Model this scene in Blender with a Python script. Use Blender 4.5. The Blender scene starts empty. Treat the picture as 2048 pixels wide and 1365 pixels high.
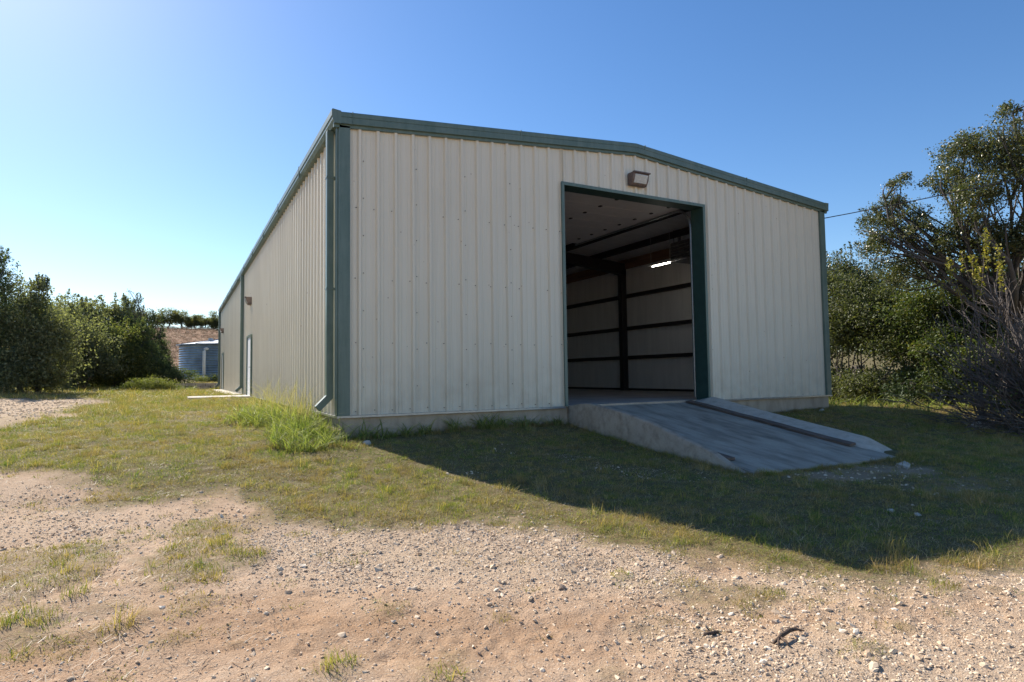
import bpy, math, random
import numpy as np
from mathutils import Vector, Matrix
R = math.radians
sc = bpy.context.scene
col = sc.collection
random.seed(7)
rng = np.random.default_rng(11)

# ------------------------------------------------------------------ camera
YAW, PITCH, ROLL = 0.4957, 0.0543, -0.0136
cam = bpy.data.cameras.new('camera'); cam_ob = bpy.data.objects.new('camera', cam); col.objects.link(cam_ob)
fw = Vector((math.sin(YAW)*math.cos(PITCH), math.cos(YAW)*math.cos(PITCH), math.sin(PITCH)))
r0 = Vector((math.cos(YAW), -math.sin(YAW), 0)); u0 = r0.cross(fw)
rr = math.cos(ROLL)*r0 + math.sin(ROLL)*u0; uu = -math.sin(ROLL)*r0 + math.cos(ROLL)*u0
M = Matrix((( rr.x, uu.x, -fw.x, -2.269), (rr.y, uu.y, -fw.y, -9.9588), (rr.z, uu.z, -fw.z, 0.6199), (0, 0, 0, 1)))
cam_ob.matrix_world = M
cam.sensor_width = 36; cam.lens = 1232.2/2048*36; cam.clip_start = .05; cam.clip_end = 6000
sc.camera = cam_ob
# ------------------------------------------------------------------ sky, sun, exposure
SUN = Vector((-2.28, 7.02, 5.72)).normalized()
elev = math.asin(SUN.z); azim = math.atan2(SUN.x, SUN.y)
wd = bpy.data.worlds.new('World'); sc.world = wd; wd.use_nodes = True
wn = wd.node_tree; sky = wn.nodes.new('ShaderNodeTexSky'); sky.sky_type = 'NISHITA'; sky.sun_disc = False
sky.sun_elevation = elev; sky.sun_rotation = azim; sky.air_density = 1.0; sky.dust_density = .32; sky.ozone_density = 2.0; sky.altitude = 300
hs = wn.nodes.new('ShaderNodeHueSaturation'); hs.inputs['Saturation'].default_value = 1.24; hs.inputs['Hue'].default_value = .504; wn.links.new(sky.outputs[0], hs.inputs['Color']); wn.links.new(hs.outputs[0], wn.nodes['Background'].inputs[0]); wn.nodes['Background'].inputs[1].default_value = .097
sl = bpy.data.lights.new('sun', 'SUN'); sl.energy = 5.0; sl.angle = R(.53); sl.color = (1, .92, .79)
so = bpy.data.objects.new('sun', sl); col.objects.link(so); so.rotation_euler = SUN.to_track_quat('Z', 'Y').to_euler()
sc.view_settings.view_transform = 'Standard'; sc.view_settings.look = 'None'; sc.view_settings.gamma = 1
sc.view_settings.exposure = .80
sc.render.engine = 'CYCLES'
sc.cycles.use_denoising = True; sc.cycles.denoising_input_passes = 'RGB_ALBEDO_NORMAL'; sc.cycles.denoising_prefilter = 'ACCURATE'
sc.cycles.max_bounces = 8; sc.cycles.diffuse_bounces = 6; sc.cycles.transparent_max_bounces = 8
sc.cycles.sample_clamp_indirect = 6

# ------------------------------------------------------------------ helpers
def sst(a, b, x):
    t = np.clip((np.asarray(x, float)-a)/(b-a), 0, 1); return t*t*(3-2*t)
_perm = np.random.default_rng(3).random((256, 256))
def vnoise(x, y):
    x = np.asarray(x, float); y = np.asarray(y, float)
    xi = np.floor(x).astype(int); yi = np.floor(y).astype(int); fx = x-xi; fy = y-yi
    fx = fx*fx*(3-2*fx); fy = fy*fy*(3-2*fy)
    a = _perm[xi & 255, yi & 255]; b = _perm[(xi+1) & 255, yi & 255]
    c = _perm[xi & 255, (yi+1) & 255]; d = _perm[(xi+1) & 255, (yi+1) & 255]
    return (a*(1-fx)+b*fx)*(1-fy)+(c*(1-fx)+d*fx)*fy
def fbm(x, y, o=4):
    s = 0; a = .5; t = 0
    for i in range(o):
        s = s+a*vnoise(x*2**i+17.3*i, y*2**i+5.1*i); t += a; a *= .5
    return s/t
def inpoly(x, y, P):
    x = np.asarray(x, float); y = np.asarray(y, float); r = np.zeros(x.shape, bool)
    n = len(P)
    for i in range(n):
        x1, y1 = P[i]; x2, y2 = P[(i+1) % n]
        if y1 == y2: continue
        c = ((y1 > y) != (y2 > y)) & (x < (x2-x1)*(y-y1)/(y2-y1)+x1)
        r ^= c
    return r
def tag(o, label=None, cat=None, group=None, kind=None):
    for k, v in (('label', label), ('category', cat), ('group', group), ('kind', kind)):
        if v: o[k] = v
    return o
def empty(name, loc=(0, 0, 0)):
    o = bpy.data.objects.new(name, None); o.empty_display_size = .2; o.location = loc; col.objects.link(o); return o
class MB:
    def __init__(s): s.v = []; s.f = []
    def box(s, a, b):
        (x0, y0, z0), (x1, y1, z1) = a, b; n = len(s.v)
        s.v += [(x0, y0, z0), (x1, y0, z0), (x1, y1, z0), (x0, y1, z0), (x0, y0, z1), (x1, y0, z1), (x1, y1, z1), (x0, y1, z1)]
        s.f += [tuple(n+i for i in q) for q in ((0, 3, 2, 1), (4, 5, 6, 7), (0, 1, 5, 4), (1, 2, 6, 5), (2, 3, 7, 6), (3, 0, 4, 7))]
        return s
    def hexa(s, P):
        n = len(s.v); s.v += [tuple(p) for p in P]
        s.f += [tuple(n+i for i in q) for q in ((0, 3, 2, 1), (4, 5, 6, 7), (0, 1, 5, 4), (1, 2, 6, 5), (2, 3, 7, 6), (3, 0, 4, 7))]
        return s
    def obox(s, c, ax, ay, az):
        c, ax, ay, az = map(Vector, (c, ax, ay, az))
        return s.hexa([c-ax-ay-az, c+ax-ay-az, c+ax+ay-az, c-ax+ay-az, c-ax-ay+az, c+ax-ay+az, c+ax+ay+az, c-ax+ay+az])
    def loft(s, rings, close=True, caps=True):
        n0 = len(s.v); k = len(rings[0])
        for r_ in rings: s.v += [tuple(p) for p in r_]
        for i in range(len(rings)-1):
            for j in range(k if close else k-1):
                a = n0+i*k+j; b = n0+i*k+(j+1) % k
                s.f.append((a, b, b+k, a+k))
        if caps and close:
            s.f.append(tuple(n0+j for j in range(k))[::-1]); s.f.append(tuple(n0+(len(rings)-1)*k+j for j in range(k)))
        return s
    def tube(s, pts, rad, n=6, caps=True):
        pts = [Vector(p) for p in pts]
        if not hasattr(rad, '__len__'): rad = [rad]*len(pts)
        rings = []; up = Vector((0, 0, 1))
        for i, p in enumerate(pts):
            d = (pts[min(i+1, len(pts)-1)]-pts[max(i-1, 0)]).normalized()
            a = up if abs(d.z) < .9 else Vector((1, 0, 0))
            e1 = d.cross(a).normalized(); e2 = d.cross(e1)
            rings.append([p+rad[i]*(math.cos(t)*e1+math.sin(t)*e2) for t in (2*math.pi*j/n for j in range(n))])
        return s.loft(rings, True, caps)
    def build(s, name, mat, parent=None, smooth=False, bevel=0):
        m = bpy.data.meshes.new(name); m.from_pydata(s.v, [], s.f); m.update()
        if mat: m.materials.append(mat)
        if smooth: m.polygons.foreach_set('use_smooth', [True]*len(m.polygons))
        o = bpy.data.objects.new(name, m); col.objects.link(o)
        if parent: o.parent = parent; o.location = -Vector(parent.matrix_basis.translation) if parent.type == 'EMPTY' and parent.parent is None else (0, 0, 0)
        if bevel:
            b = o.modifiers.new('bevel', 'BEVEL'); b.width = bevel; b.segments = 2; b.limit_method = 'ANGLE'
        return o
def npmesh(name, V, F, mat, smooth=False, attrs=None):
    """V (n,3), F (m,k) arrays"""
    m = bpy.data.meshes.new(name); V = np.asarray(V, np.float32); F = np.asarray(F, np.int32); k = F.shape[1]
    m.vertices.add(len(V)); m.vertices.foreach_set('co', V.ravel())
    m.loops.add(F.size); m.loops.foreach_set('vertex_index', F.ravel())
    m.polygons.add(len(F)); m.polygons.foreach_set('loop_start', np.arange(0, F.size, k, dtype=np.int32)); m.polygons.foreach_set('loop_total', np.full(len(F), k, np.int32))
    if smooth: m.polygons.foreach_set('use_smooth', np.ones(len(F), bool))
    m.update(calc_edges=True)
    for n_, (dom, a) in (attrs or {}).items():
        at = m.attributes.new(n_, 'FLOAT', dom); at.data.foreach_set('value', np.asarray(a, np.float32))
    if mat: m.materials.append(mat)
    return m

# ------------------------------------------------------------------ materials
class NT:
    def __init__(s, name):
        s.m = bpy.data.materials.new(name); s.m.use_nodes = True; s.t = s.m.node_tree; s.b = s.t.nodes['Principled BSDF']
    def n(s, typ, **kw):
        x = s.t.nodes.new(typ)
        for k, v in kw.items():
            if k.startswith('i_'): x.inputs[k[2:].replace('_', ' ')].default_value = v
            else: setattr(x, k, v)
        return x
    def l(s, a, b): s.t.links.new(a, b)
    def val(s, x, sock):
        if hasattr(x, 'is_output') or hasattr(x, 'links'): s.l(x, sock)
        else: sock.default_value = x
    def mix(s, fac, a, b, mode='MIX'):
        x = s.n('ShaderNodeMix', data_type='RGBA', blend_type=mode)
        s.val(fac, x.inputs[0])
        for q, sk in ((a, x.inputs[6]), (b, x.inputs[7])):
            if isinstance(q, tuple): sk.default_value = (*q, 1) if len(q) == 3 else q
            else: s.l(q, sk)
        return x.outputs[2]
    def math(s, op, a, b=0.0, clamp=False):
        x = s.n('ShaderNodeMath', operation=op, use_clamp=clamp); s.val(a, x.inputs[0]); s.val(b, x.inputs[1]); return x.outputs[0]
    def noise(s, scale, detail=4, rough=.55, vec=None, mapscale=None, dist=0):
        x = s.n('ShaderNodeTexNoise'); x.inputs['Scale'].default_value = scale; x.inputs['Detail'].default_value = detail; x.inputs['Roughness'].default_value = rough; x.inputs['Distortion'].default_value = dist
        v = vec or s.pos()
        if mapscale:
            mp = s.n('ShaderNodeMapping'); mp.inputs['Scale'].default_value = mapscale; s.l(v, mp.inputs[0]); v = mp.outputs[0]
        s.l(v, x.inputs['Vector']); return x.outputs['Fac']
    def pos(s):
        if not hasattr(s, '_p'): s._p = s.n('ShaderNodeNewGeometry').outputs['Position']
        return s._p
    def ramp(s, fac, a, b, lo=0., hi=1.):
        x = s.n('ShaderNodeMapRange', clamp=True); s.l(fac, x.inputs[0]); x.inputs[1].default_value = a; x.inputs[2].default_value = b; x.inputs[3].default_value = lo; x.inputs[4].default_value = hi
        return x.outputs[0]
    def attr(s, name, typ='GEOMETRY'):
        x = s.n('ShaderNodeAttribute', attribute_name=name, attribute_type=typ); return x.outputs['Fac']
    def rnd(s): return s.n('ShaderNodeObjectInfo').outputs['Random']
    def bump(s, h, strength=.3, dist=.02):
        x = s.n('ShaderNodeBump'); x.inputs['Strength'].default_value = strength; x.inputs['Distance'].default_value = dist; s.l(h, x.inputs['Height']); s.l(x.outputs[0], s.b.inputs['Normal'])
    def out(s, c, rough=.6, metal=0, spec=.5):
        s.val(c if not isinstance(c, tuple) else (*c, 1), s.b.inputs['Base Color']); s.val(rough, s.b.inputs['Roughness']); s.b.inputs['Metallic'].default_value = metal; s.b.inputs['Specular IOR Level'].default_value = spec
        return s.m

def simple(name, c, rough=.6, metal=0, spec=.5, var=.25, scale=6, bump=0, mapscale=None):
    t = NT(name); f = t.noise(scale, 5, mapscale=mapscale)
    d = tuple(x*(1-var) for x in c); e = tuple(min(1, x*(1+var)) for x in c)
    if bump: t.bump(t.noise(scale*8, 3), bump, .01)
    return t.out(t.mix(t.ramp(f, .3, .7), d, e), rough, metal, spec)

# painted wall sheet
def m_panel():
    t = NT('light stone painted steel')
    base = t.mix(t.rnd(), (.66, .605, .485), (.705, .65, .525))
    streak = t.noise(1, 5, .65, mapscale=(26, 26, .5))
    c = t.mix(t.ramp(streak, .50, .80, 0, .20), base, (.42, .35, .25))
    blot = t.noise(.7, 4)
    c = t.mix(t.ramp(blot, .45, .75, 0, .14), c, (.48, .42, .31))
    z = t.n('ShaderNodeSeparateXYZ'); t.l(t.pos(), z.inputs[0])
    low = t.ramp(z.outputs[2], .0, 1.1, 1, 0)
    splash = t.math('MULTIPLY', low, t.ramp(t.noise(3.5, 5), .35, .7))
    c = t.mix(t.math('MULTIPLY', splash, .40), c, (.40, .30, .20))
    # small rust freckles
    vor = t.n('ShaderNodeTexVoronoi'); vor.inputs['Scale'].default_value = 4.2; t.l(t.pos(), vor.inputs['Vector'])
    fr = t.ramp(vor.outputs['Distance'], .035, .06, .7, 0)
    c = t.mix(fr, c, (.25, .16, .09))
    t.bump(t.noise(2.2, 2), .05, .02)
    t.b.inputs['Coat Weight'].default_value = .5; t.b.inputs['Coat Roughness'].default_value = .38
    return t.out(c, .5, 0, .6)
M_panel = m_panel()
def m_green():
    t = NT('green painted trim'); f = t.noise(1, 5, .6, mapscale=(14, 14, 1.2))
    c = t.mix(t.ramp(t.noise(2.2, 5, .7), .45, .7, 0, .5), t.mix(t.ramp(f, .3, .7), (.075, .122, .10), (.125, .178, .15)), (.16, .205, .18))
    return t.out(c, .38, 0, .5)
M_green = m_green()
M_greendark = simple('dark green jamb paint', (.032, .072, .062), .45, var=.15)
def m_conc(name, a, b, dark, sc_=1.6, streaks=None, form=False):
    t = NT(name); f = t.noise(sc_, 6, .62); c = t.mix(t.ramp(f, .3, .7), a, b)
    g = t.noise(sc_*.8, 4, .6, mapscale=streaks) if streaks else t.noise(sc_*2.7, 5)
    c = t.mix(t.ramp(g, .45, .72, 0, .75), c, dark)
    fine = t.noise(60, 3); c = t.mix(t.ramp(fine, .3, .75, 0, .35), c, tuple(x*.6 for x in a))
    t.bump(t.noise(45, 4), .35, .01)
    return t.out(c, .85, 0, .25)
M_found = m_conc('weathered tan concrete', (.46, .37, .275), (.56, .46, .355), (.27, .205, .145), 1.5, (2.5, 2.5, .8))
M_deck = m_conc('broom finished ramp concrete', (.35, .30, .235), (.47, .41, .33), (.12, .10, .08), 2.0, (2.8, .7, 1))
M_curb = m_conc('rough ramp kerb concrete', (.36, .29, .22), (.46, .38, .29), (.22, .17, .125), 3.4)
M_curb2 = m_conc('pale trowelled kerb concrete', (.52, .44, .35), (.62, .54, .44), (.38, .31, .235), 3.0)
M_walk = m_conc('pale walk concrete', (.52, .48, .42), (.62, .58, .52), (.4, .36, .3), 2)
M_floor = simple('interior concrete floor', (.5, .44, .39), .5, var=.2, scale=1.2)
M_insul = simple('white vinyl insulation facing', (.78, .755, .73), .5, var=.08, scale=1.5, mapscale=(1, 3, .4))
M_steel = simple('dark primer steel', (.028, .024, .024), .55, var=.2)
M_doorin = simple('overhead door inner face', (.66, .63, .60), .5, var=.06)
M_galv = simple('galvanised hardware', (.35, .36, .37), .35, .8, var=.15, scale=20)
M_white = simple('white painted door', (.72, .74, .76), .45, var=.04)
M_bronze = simple('faded bronze lamp housing', (.14, .10, .085), .5, var=.3, scale=18)
M_ply = simple('plywood board', (.20, .11, .065), .8, var=.3, scale=3, mapscale=(1, .2, 4))
M_heater = simple('grey heater casing', (.10, .10, .11), .5, var=.2)
def m_glass():
    t = NT('prismatic lamp glass'); t.b.inputs['Transmission Weight'].default_value = .35
    return t.out(t.mix(t.ramp(t.noise(30, 2), .3, .7), (.55, .62, .62), (.75, .8, .8)), .15)
M_lens = m_glass()
def m_emit():
    t = NT('lit fluorescent tube'); t.b.inputs['Emission Color'].default_value = (1, .95, .82, 1); t.b.inputs['Emission Strength'].default_value = 12
    return t.out((.9, .9, .85), .4)
M_tube = m_emit()
M_wood = simple('weathered dark plank', (.13, .088, .066), .85, var=.4, scale=4, mapscale=(6, .6, 6), bump=.3)
M_tank = simple('galvanised corrugated tank steel', (.24, .31, .36), .36, .5, var=.25, scale=1.6)
M_tankroof = simple('pale tank roof metal', (.36, .40, .44), .45, .3, var=.15)
M_pvc = simple('white plastic pipe', (.72, .70, .62), .4, var=.08)
M_block = simple('grey concrete block', (.50, .42, .35), .9, var=.3, scale=5, bump=.4)
M_mortar = simple('dark mortar', (.10, .085, .07), .95, var=.3, scale=6)
M_rock = simple('pale limestone rock', (.46, .41, .35), .9, var=.25, scale=14, bump=.5)
M_stone = simple('brown field stone', (.24, .18, .14), .9, var=.3, scale=20, bump=.5)
M_stick = simple('dark rotten stick bark', (.085, .055, .04), .9, var=.5, scale=25, bump=.6)
M_cable = simple('black cable sheath', (.02, .02, .022), .6, var=.1)
M_screw = simple('rusty screw head', (.10, .085, .075), .7, var=.4, scale=9)

def m_leaf(name, a, b, c, rough=.45, trans=.22, spec=.5, patch=None):
    t = NT(name); v = t.attr('v')
    x = t.mix(t.ramp(v, 0, .6), a, b); x = t.mix(t.ramp(v, .72, 1), x, c)
    if patch: x = t.mix(t.ramp(t.noise(patch[0], 3), .45, .65, 0, patch[1]), x, patch[2])
    t.out(x, rough, 0, spec)
    tr = t.n('ShaderNodeBsdfTranslucent'); br = t.mix(1., x, (1.5, 1.6, .7), 'MULTIPLY'); t.l(br, tr.inputs[0])
    mx = t.n('ShaderNodeMixShader'); mx.inputs[0].default_value = trans
    t.l(t.b.outputs[0], mx.inputs[1]); t.l(tr.outputs[0], mx.inputs[2]); t.l(mx.outputs[0], t.t.nodes['Material Output'].inputs[0])
    return t.m
L_oak = m_leaf('live oak leaves', (.06, .072, .030), (.10, .115, .045), (.20, .17, .075), .4, .25, .55)
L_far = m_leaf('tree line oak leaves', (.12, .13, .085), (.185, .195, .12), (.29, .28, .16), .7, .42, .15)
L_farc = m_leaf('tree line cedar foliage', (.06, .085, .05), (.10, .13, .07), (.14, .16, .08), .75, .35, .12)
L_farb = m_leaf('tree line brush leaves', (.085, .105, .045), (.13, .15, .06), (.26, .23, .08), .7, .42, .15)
L_oak2 = m_leaf('grey green oak leaves', (.065, .078, .038), (.11, .125, .055), (.19, .18, .08), .6, .28, .3)
L_cedar = m_leaf('cedar foliage', (.030, .050, .024), (.055, .08, .035), (.09, .10, .04), .65, .15, .25)
L_bright = m_leaf('brush leaves', (.055, .08, .025), (.095, .125, .04), (.19, .17, .05), .6, .28, .3)
L_yellow = m_leaf('yellowing leaves', (.12, .13, .04), (.28, .25, .05), (.36, .29, .06), .5, .35, .3)
L_shrub = m_leaf('pale green shrub leaves', (.14, .17, .045), (.22, .24, .07), (.30, .29, .10), .6, .3, .3)
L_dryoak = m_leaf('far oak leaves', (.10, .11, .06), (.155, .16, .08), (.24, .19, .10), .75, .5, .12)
M_bark = simple('grey brown bark', (.10, .085, .072), .9, var=.35, scale=9, bump=.5, mapscale=(3, 3, .6))
M_twig = simple('pale grey twigs', (.13, .105, .092), .8, var=.4, scale=5)

def m_grass(name, a, b, c, trans=.3, psc=.9, dry=.5, dark=None):
    t = NT(name); oi = t.n('ShaderNodeObjectInfo'); rn = oi.outputs['Random']
    big = t.noise(psc, 4, .6); sm = t.noise(psc*8, 4, .65)
    x = t.mix(t.ramp(sm, .42, .58), a, b)
    mid = t.ramp(t.noise(psc*3.7, 4, .6), .40, .60, -.25, .6)
    f = t.math('ADD', t.math('ADD', t.ramp(big, .36, .64, -.32, .42), mid), t.math('MULTIPLY', rn, dry)); f = t.math('MINIMUM', t.math('MAXIMUM', f, 0.), 1.)
    x = t.mix(f, x, c)
    vv = t.attr('v'); x = t.mix(t.ramp(vv, .55, 1., 0, .75), x, tuple(min(.8, q*1.75) for q in c)); x = t.mix(t.ramp(vv, .4, 0., 0, .6), x, tuple(q*.6 for q in a))
    x = t.mix(t.ramp(t.noise(psc*2.6+.7, 4, .6), .52, .68, 0, .6), x, dark or c)
    t.out(x, .55, 0, .35)
    tr = t.n('ShaderNodeBsdfTranslucent'); t.l(t.mix(1., x, (1.3, 1.5, .6), 'MULTIPLY'), tr.inputs[0])
    mx = t.n('ShaderNodeMixShader'); mx.inputs[0].default_value = trans
    t.l(t.b.outputs[0], mx.inputs[1]); t.l(tr.outputs[0], mx.inputs[2]); t.l(mx.outputs[0], t.t.nodes['Material Output'].inputs[0])
    return t.m
G_lawn = m_grass('lawn blades', (.11, .175, .03), (.27, .29, .055), (.37, .25, .12), .36, .8, .5, (.21, .12, .065))
G_dry = m_grass('straw blades', (.27, .21, .12), (.33, .26, .15), (.38, .31, .2), .25)
G_hill = m_grass('reddish hill grass', (.20, .11, .07), (.24, .145, .085), (.26, .175, .11), .05)
G_stalk = m_grass('seed stalks', (.30, .27, .13), (.36, .32, .16), (.42, .33, .2), .35)
G_tall = m_grass('tall lush grass', (.11, .17, .035), (.19, .25, .06), (.27, .26, .10), .40, 3.0, .45)

# ground
def m_ground():
    t = NT('dirt, gravel and turf soil'); gr = t.attr('grass'); gv = t.attr('gravel'); dy = t.attr('dry')
    n1 = t.noise(1.1, 5); n2 = t.noise(7, 5, .6); n3 = t.noise(140, 4, .75)
    dirt = t.mix(t.ramp(n1, .35, .65), (.43, .29, .185), (.49, .355, .25))
    dirt = t.mix(t.ramp(n2, .45, .70, 0, .6), dirt, (.31, .19, .115))
    dirt = t.mix(t.ramp(n3, .50, .62, 0, .55), dirt, (.58, .45, .33))
    dirt = t.mix(t.ramp(n3, .50, .36, 0, .65), dirt, (.24, .15, .095))
    def cells(scale, thr):
        v = t.n('ShaderNodeTexVoronoi'); v.inputs['Scale'].default_value = scale; t.l(t.pos(), v.inputs['Vector'])
        b_ = t.n('ShaderNodeSeparateColor'); t.l(v.outputs['Color'], b_.inputs[0])
        m_ = t.math('MULTIPLY', t.ramp(v.outputs['Distance'], .46, .36), t.ramp(b_.outputs[0], thr, thr+.02))
        return v, b_, m_
    vor, sep, msk = cells(75, .55)
    vor2, sep2, msk2 = cells(34, .72)
    st1 = t.mix(sep.outputs[1], (.36, .26, .18), (.66, .55, .43)); st2 = t.mix(sep2.outputs[1], (.44, .33, .235), (.70, .60, .48))
    dirt = t.mix(t.math('MULTIPLY', msk, t.ramp(t.noise(2.3, 4), .38, .6, .12, .8)), dirt, st1)
    grav = t.mix(t.math('MULTIPLY', msk, .9), t.mix(t.ramp(n3, .4, .6), (.36, .255, .17), (.54, .42, .305)), st1)
    grav = t.mix(t.math('MULTIPLY', msk2, .9), grav, st2)
    rut = t.attr('rut'); red = t.mix(t.ramp(n3, .42, .6), (.27, .155, .085), (.47, .30, .18)); dirt = t.mix(t.math('MULTIPLY', rut, t.ramp(t.noise(3.1, 5, .65), .3, .62, .25, .95)), dirt, red)
    c = t.mix(t.math('MULTIPLY', t.math('MULTIPLY', gv, .85), t.ramp(rut, 0, 1, 1, .45)), dirt, grav)
    soil = t.mix(t.ramp(n2, .3, .7), (.17, .13, .06), (.25, .19, .10)); soil = t.mix(t.ramp(t.noise(70, 4, .7), .4, .6), t.mix(1., soil, (.45, .42, .4), 'MULTIPLY'), soil)
    soil = t.mix(t.ramp(t.noise(25, 3), .45, .7, 0, .7), soil, (.15, .17, .05))
    c = t.mix(gr, c, soil)
    hill = t.mix(t.ramp(t.noise(.25, 4), .35, .65), (.20, .105, .06), (.26, .16, .095))
    c = t.mix(dy, c, hill)
    h = t.math('ADD', t.math('MULTIPLY', t.noise(55, 6, .72), 1.0), t.math('MULTIPLY', t.math('ADD', msk, t.math('MULTIPLY', msk2, 1.5)), t.math('ADD', t.math('MULTIPLY', gv, .5), .12)))
    t.bump(h, .7, .016)
    return t.out(c, .95, 0, .12)
M_ground = m_ground()
def m_pebble(name, a, b, c):
    t = NT(name); rn = t.rnd(); x = t.mix(t.ramp(rn, 0, .7), a, b); x = t.mix(t.ramp(rn, .8, 1), x, c)
    x = t.mix(t.ramp(t.noise(40, 3), .4, .7, 0, .35), x, (.46, .32, .21))
    return t.out(x, .9, 0, .2)
M_pebble = m_pebble('limestone gravel', (.50, .365, .25), (.70, .56, .41), (.82, .72, .59))
M_clod = m_pebble('dry dirt clods', (.36, .235, .15), (.46, .31, .205), (.5, .36, .25))

# ------------------------------------------------------------------ terrain
PY = [-200, -30, -10, -7, -4.3, -2.3, -1, 0, 3, 6, 14, 30, 33, 45, 60, 100, 135, 220, 1500]
PZ = [-3, -1.2, -.95, -.87, -.74, -.61, -.46, -.37, -.2, -.1, -.06, -.08, -.05, .6, 1.2, 6.5, 11.4, 12.2, 0]
RZ = [-3, -1.2, -.97, -.9, -.8, -.62, -.42, -.36, -.38, -.42, -.45, -.5, -.5, -.4, 0, 4, 8, 9, 0]
def gh(x, y):
    x = np.asarray(x, float); y = np.asarray(y, float)
    a = np.interp(y, PY, PZ); b = np.interp(y, PY, RZ)
    b = b-.18*sst(12.5, 17, x)*sst(-3, 3, y)
    w = sst(3, 13, x); z = a*(1-w)+b*w
    z = z+.03*np.maximum(0, -x-1).clip(0, 20)*sst(6, 20, y)*(1-sst(60, 100, y))
    z = z+.03*sst(-1.5, 3, x)*(1-sst(4, 7, x))*sst(-1.2, 0, y)
    ins = (x > .05) & (x < 12.1) & (y > .05) & (y < 32.2)
    return np.where(ins, np.minimum(z, -.25), z)
def g1(x, y): return float(gh(x, y))
BOUND = [(-30, 7), (-9, 1.2), (-4.12, -.58), (-3.47, -1.09), (-3.09, -1.95), (-2.69, -2.5), (-2.38, -2.54), (-2.05, -2.35), (-1.76, -2.48), (-1.52, -3.54), (-1.37, -4.05), (-.89, -4.27), (-.25, -4.5), (.44, -4.67), (.74, -5.08), (.93, -5.59), (1.09, -6.04), (1.28, -6.39), (1.58, -6.83), (1.99, -7.16), (2.67, -7.33), (3.42, -7.57), (6, -8.4), (400, -60), (400, 400), (-400, 400), (-400, 60)]
DRIVE = [(-20, 12), (-7.11, 14.3), (-5.69, 14.95), (-4.26, 13.52), (-4.4, 8.54), (-4.71, 4.55), (-4.87, 3.13), (-7, 2), (-20, 2)]
PATCH = [
 [(-2.46, -4.9), (-2.45, -4.31), (-2.03, -4.25), (-1.56, -4.56), (-1.68, -4.95), (-2.03, -5.15), (-2.33, -5.1)],
 [(-2.32, -3.68), (-1.95, -3.42), (-1.67, -3.73), (-1.63, -4.16), (-1.98, -4.15), (-2.24, -4.02)],
 [(-3.5, -4.58), (-3.4, -3.88), (-3.06, -3.75), (-2.73, -4.05), (-2.63, -4.46), (-2.79, -4.77), (-3.09, -4.94), (-3.21, -5.06)],
 [(-3.3, -5.13), (-2.94, -5.23), (-2.87, -5.54), (-2.98, -5.68), (-3.2, -5.62)],
 [(.51, -6.7), (1.01, -6.65), (1.26, -6.88), (1.31, -7.2), (1.05, -7.29), (.75, -7.12)]]
BARE = [[(4.46, -4.55), (6.34, -4.33), (7.4, -4.6), (6.8, -5.3), (5.9, -5.0), (4.8, -5.1)], [(5.0, -5.9), (6.2, -5.4), (7.5, -5.5), (6.4, -6.1), (5.2, -6.5)]]
TUFTS = [(-1.12, -6.21, .11), (.13, -7.09, .16), (-2.33, -5.19, .1), (-2.16, -5.51, .14), (-2.22, -5.69, .1), (-2.67, -5.37, .14), (-2.83, -5.08, .12), (-2.43, -5.64, .12), (-2.62, -5.72, .18), (-2.29, -6.03, .12), (-2.82, -5.75, .16), (-1.54, -6.73, .16), (-.99, -6.87, .1), (-1.09, -6.97, .16), (1.62, -7.16, .1), (2.27, -7.59, .16), (2.55, -7.78, .1), (1.08, -7.6, .1), (1.73, -7.47, .1), (.37, -7.29, .1), (-.35, -7.4, .12), (1.85, -6.27, .14), (-2.96, -5.81, .16), (-2.78, -5.91, .1), (-1.98, -6.22, .05), (.99, -7.89, .1), (1.44, -7.82, .1), (-.54, -6.57, .06), (-2.05, -3.0, .12), (.55, -6.35, .08)]
GRAV = [[(-1.46, -4.0), (-.9, -4.25), (.4, -4.66), (.93, -5.5), (1.32, -6.3), (.61, -6.83), (-.4, -6.28), (-1.43, -5.7), (-1.78, -4.9)],
 [(.89, -6.48), (1.87, -7.21), (3.6, -7.5), (3.6, -9.2), (1.37, -9), (-.12, -7.61), (.04, -7.24), (1.05, -7.43)],
 [(-5, 0), (-4.01, -1.12), (-2.73, -2.6), (-1.46, -4.07), (-2.46, -4.06), (-3.6, -3.56), (-5, -3)]]
BAND = [(-3.4, -5.35), (-2.2, -5.75), (-1.2, -6.15), (-.2, -6.75), (.6, -7.05), (1.6, -7.35), (2.7, -7.8), (2.6, -8.4), (1.2, -7.9), (.2, -7.45), (-.9, -6.9), (-1.9, -6.4), (-3.3, -6.0)]
def blur_in(x, y, polys, amp, sc_, k=5, rad=.12):
    s = 0; r_ = np.random.default_rng(5)
    dx = (fbm(x*sc_, y*sc_)-.5)*amp; dy = (fbm(x*sc_+40, y*sc_+9)-.5)*amp
    for i in range(k):
        ox, oy = r_.normal(0, rad, 2)
        q = np.zeros(np.shape(x), bool)
        for P in polys: q |= inpoly(x+dx+ox, y+dy+oy, P)
        s = s+q
    return s/k
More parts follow.
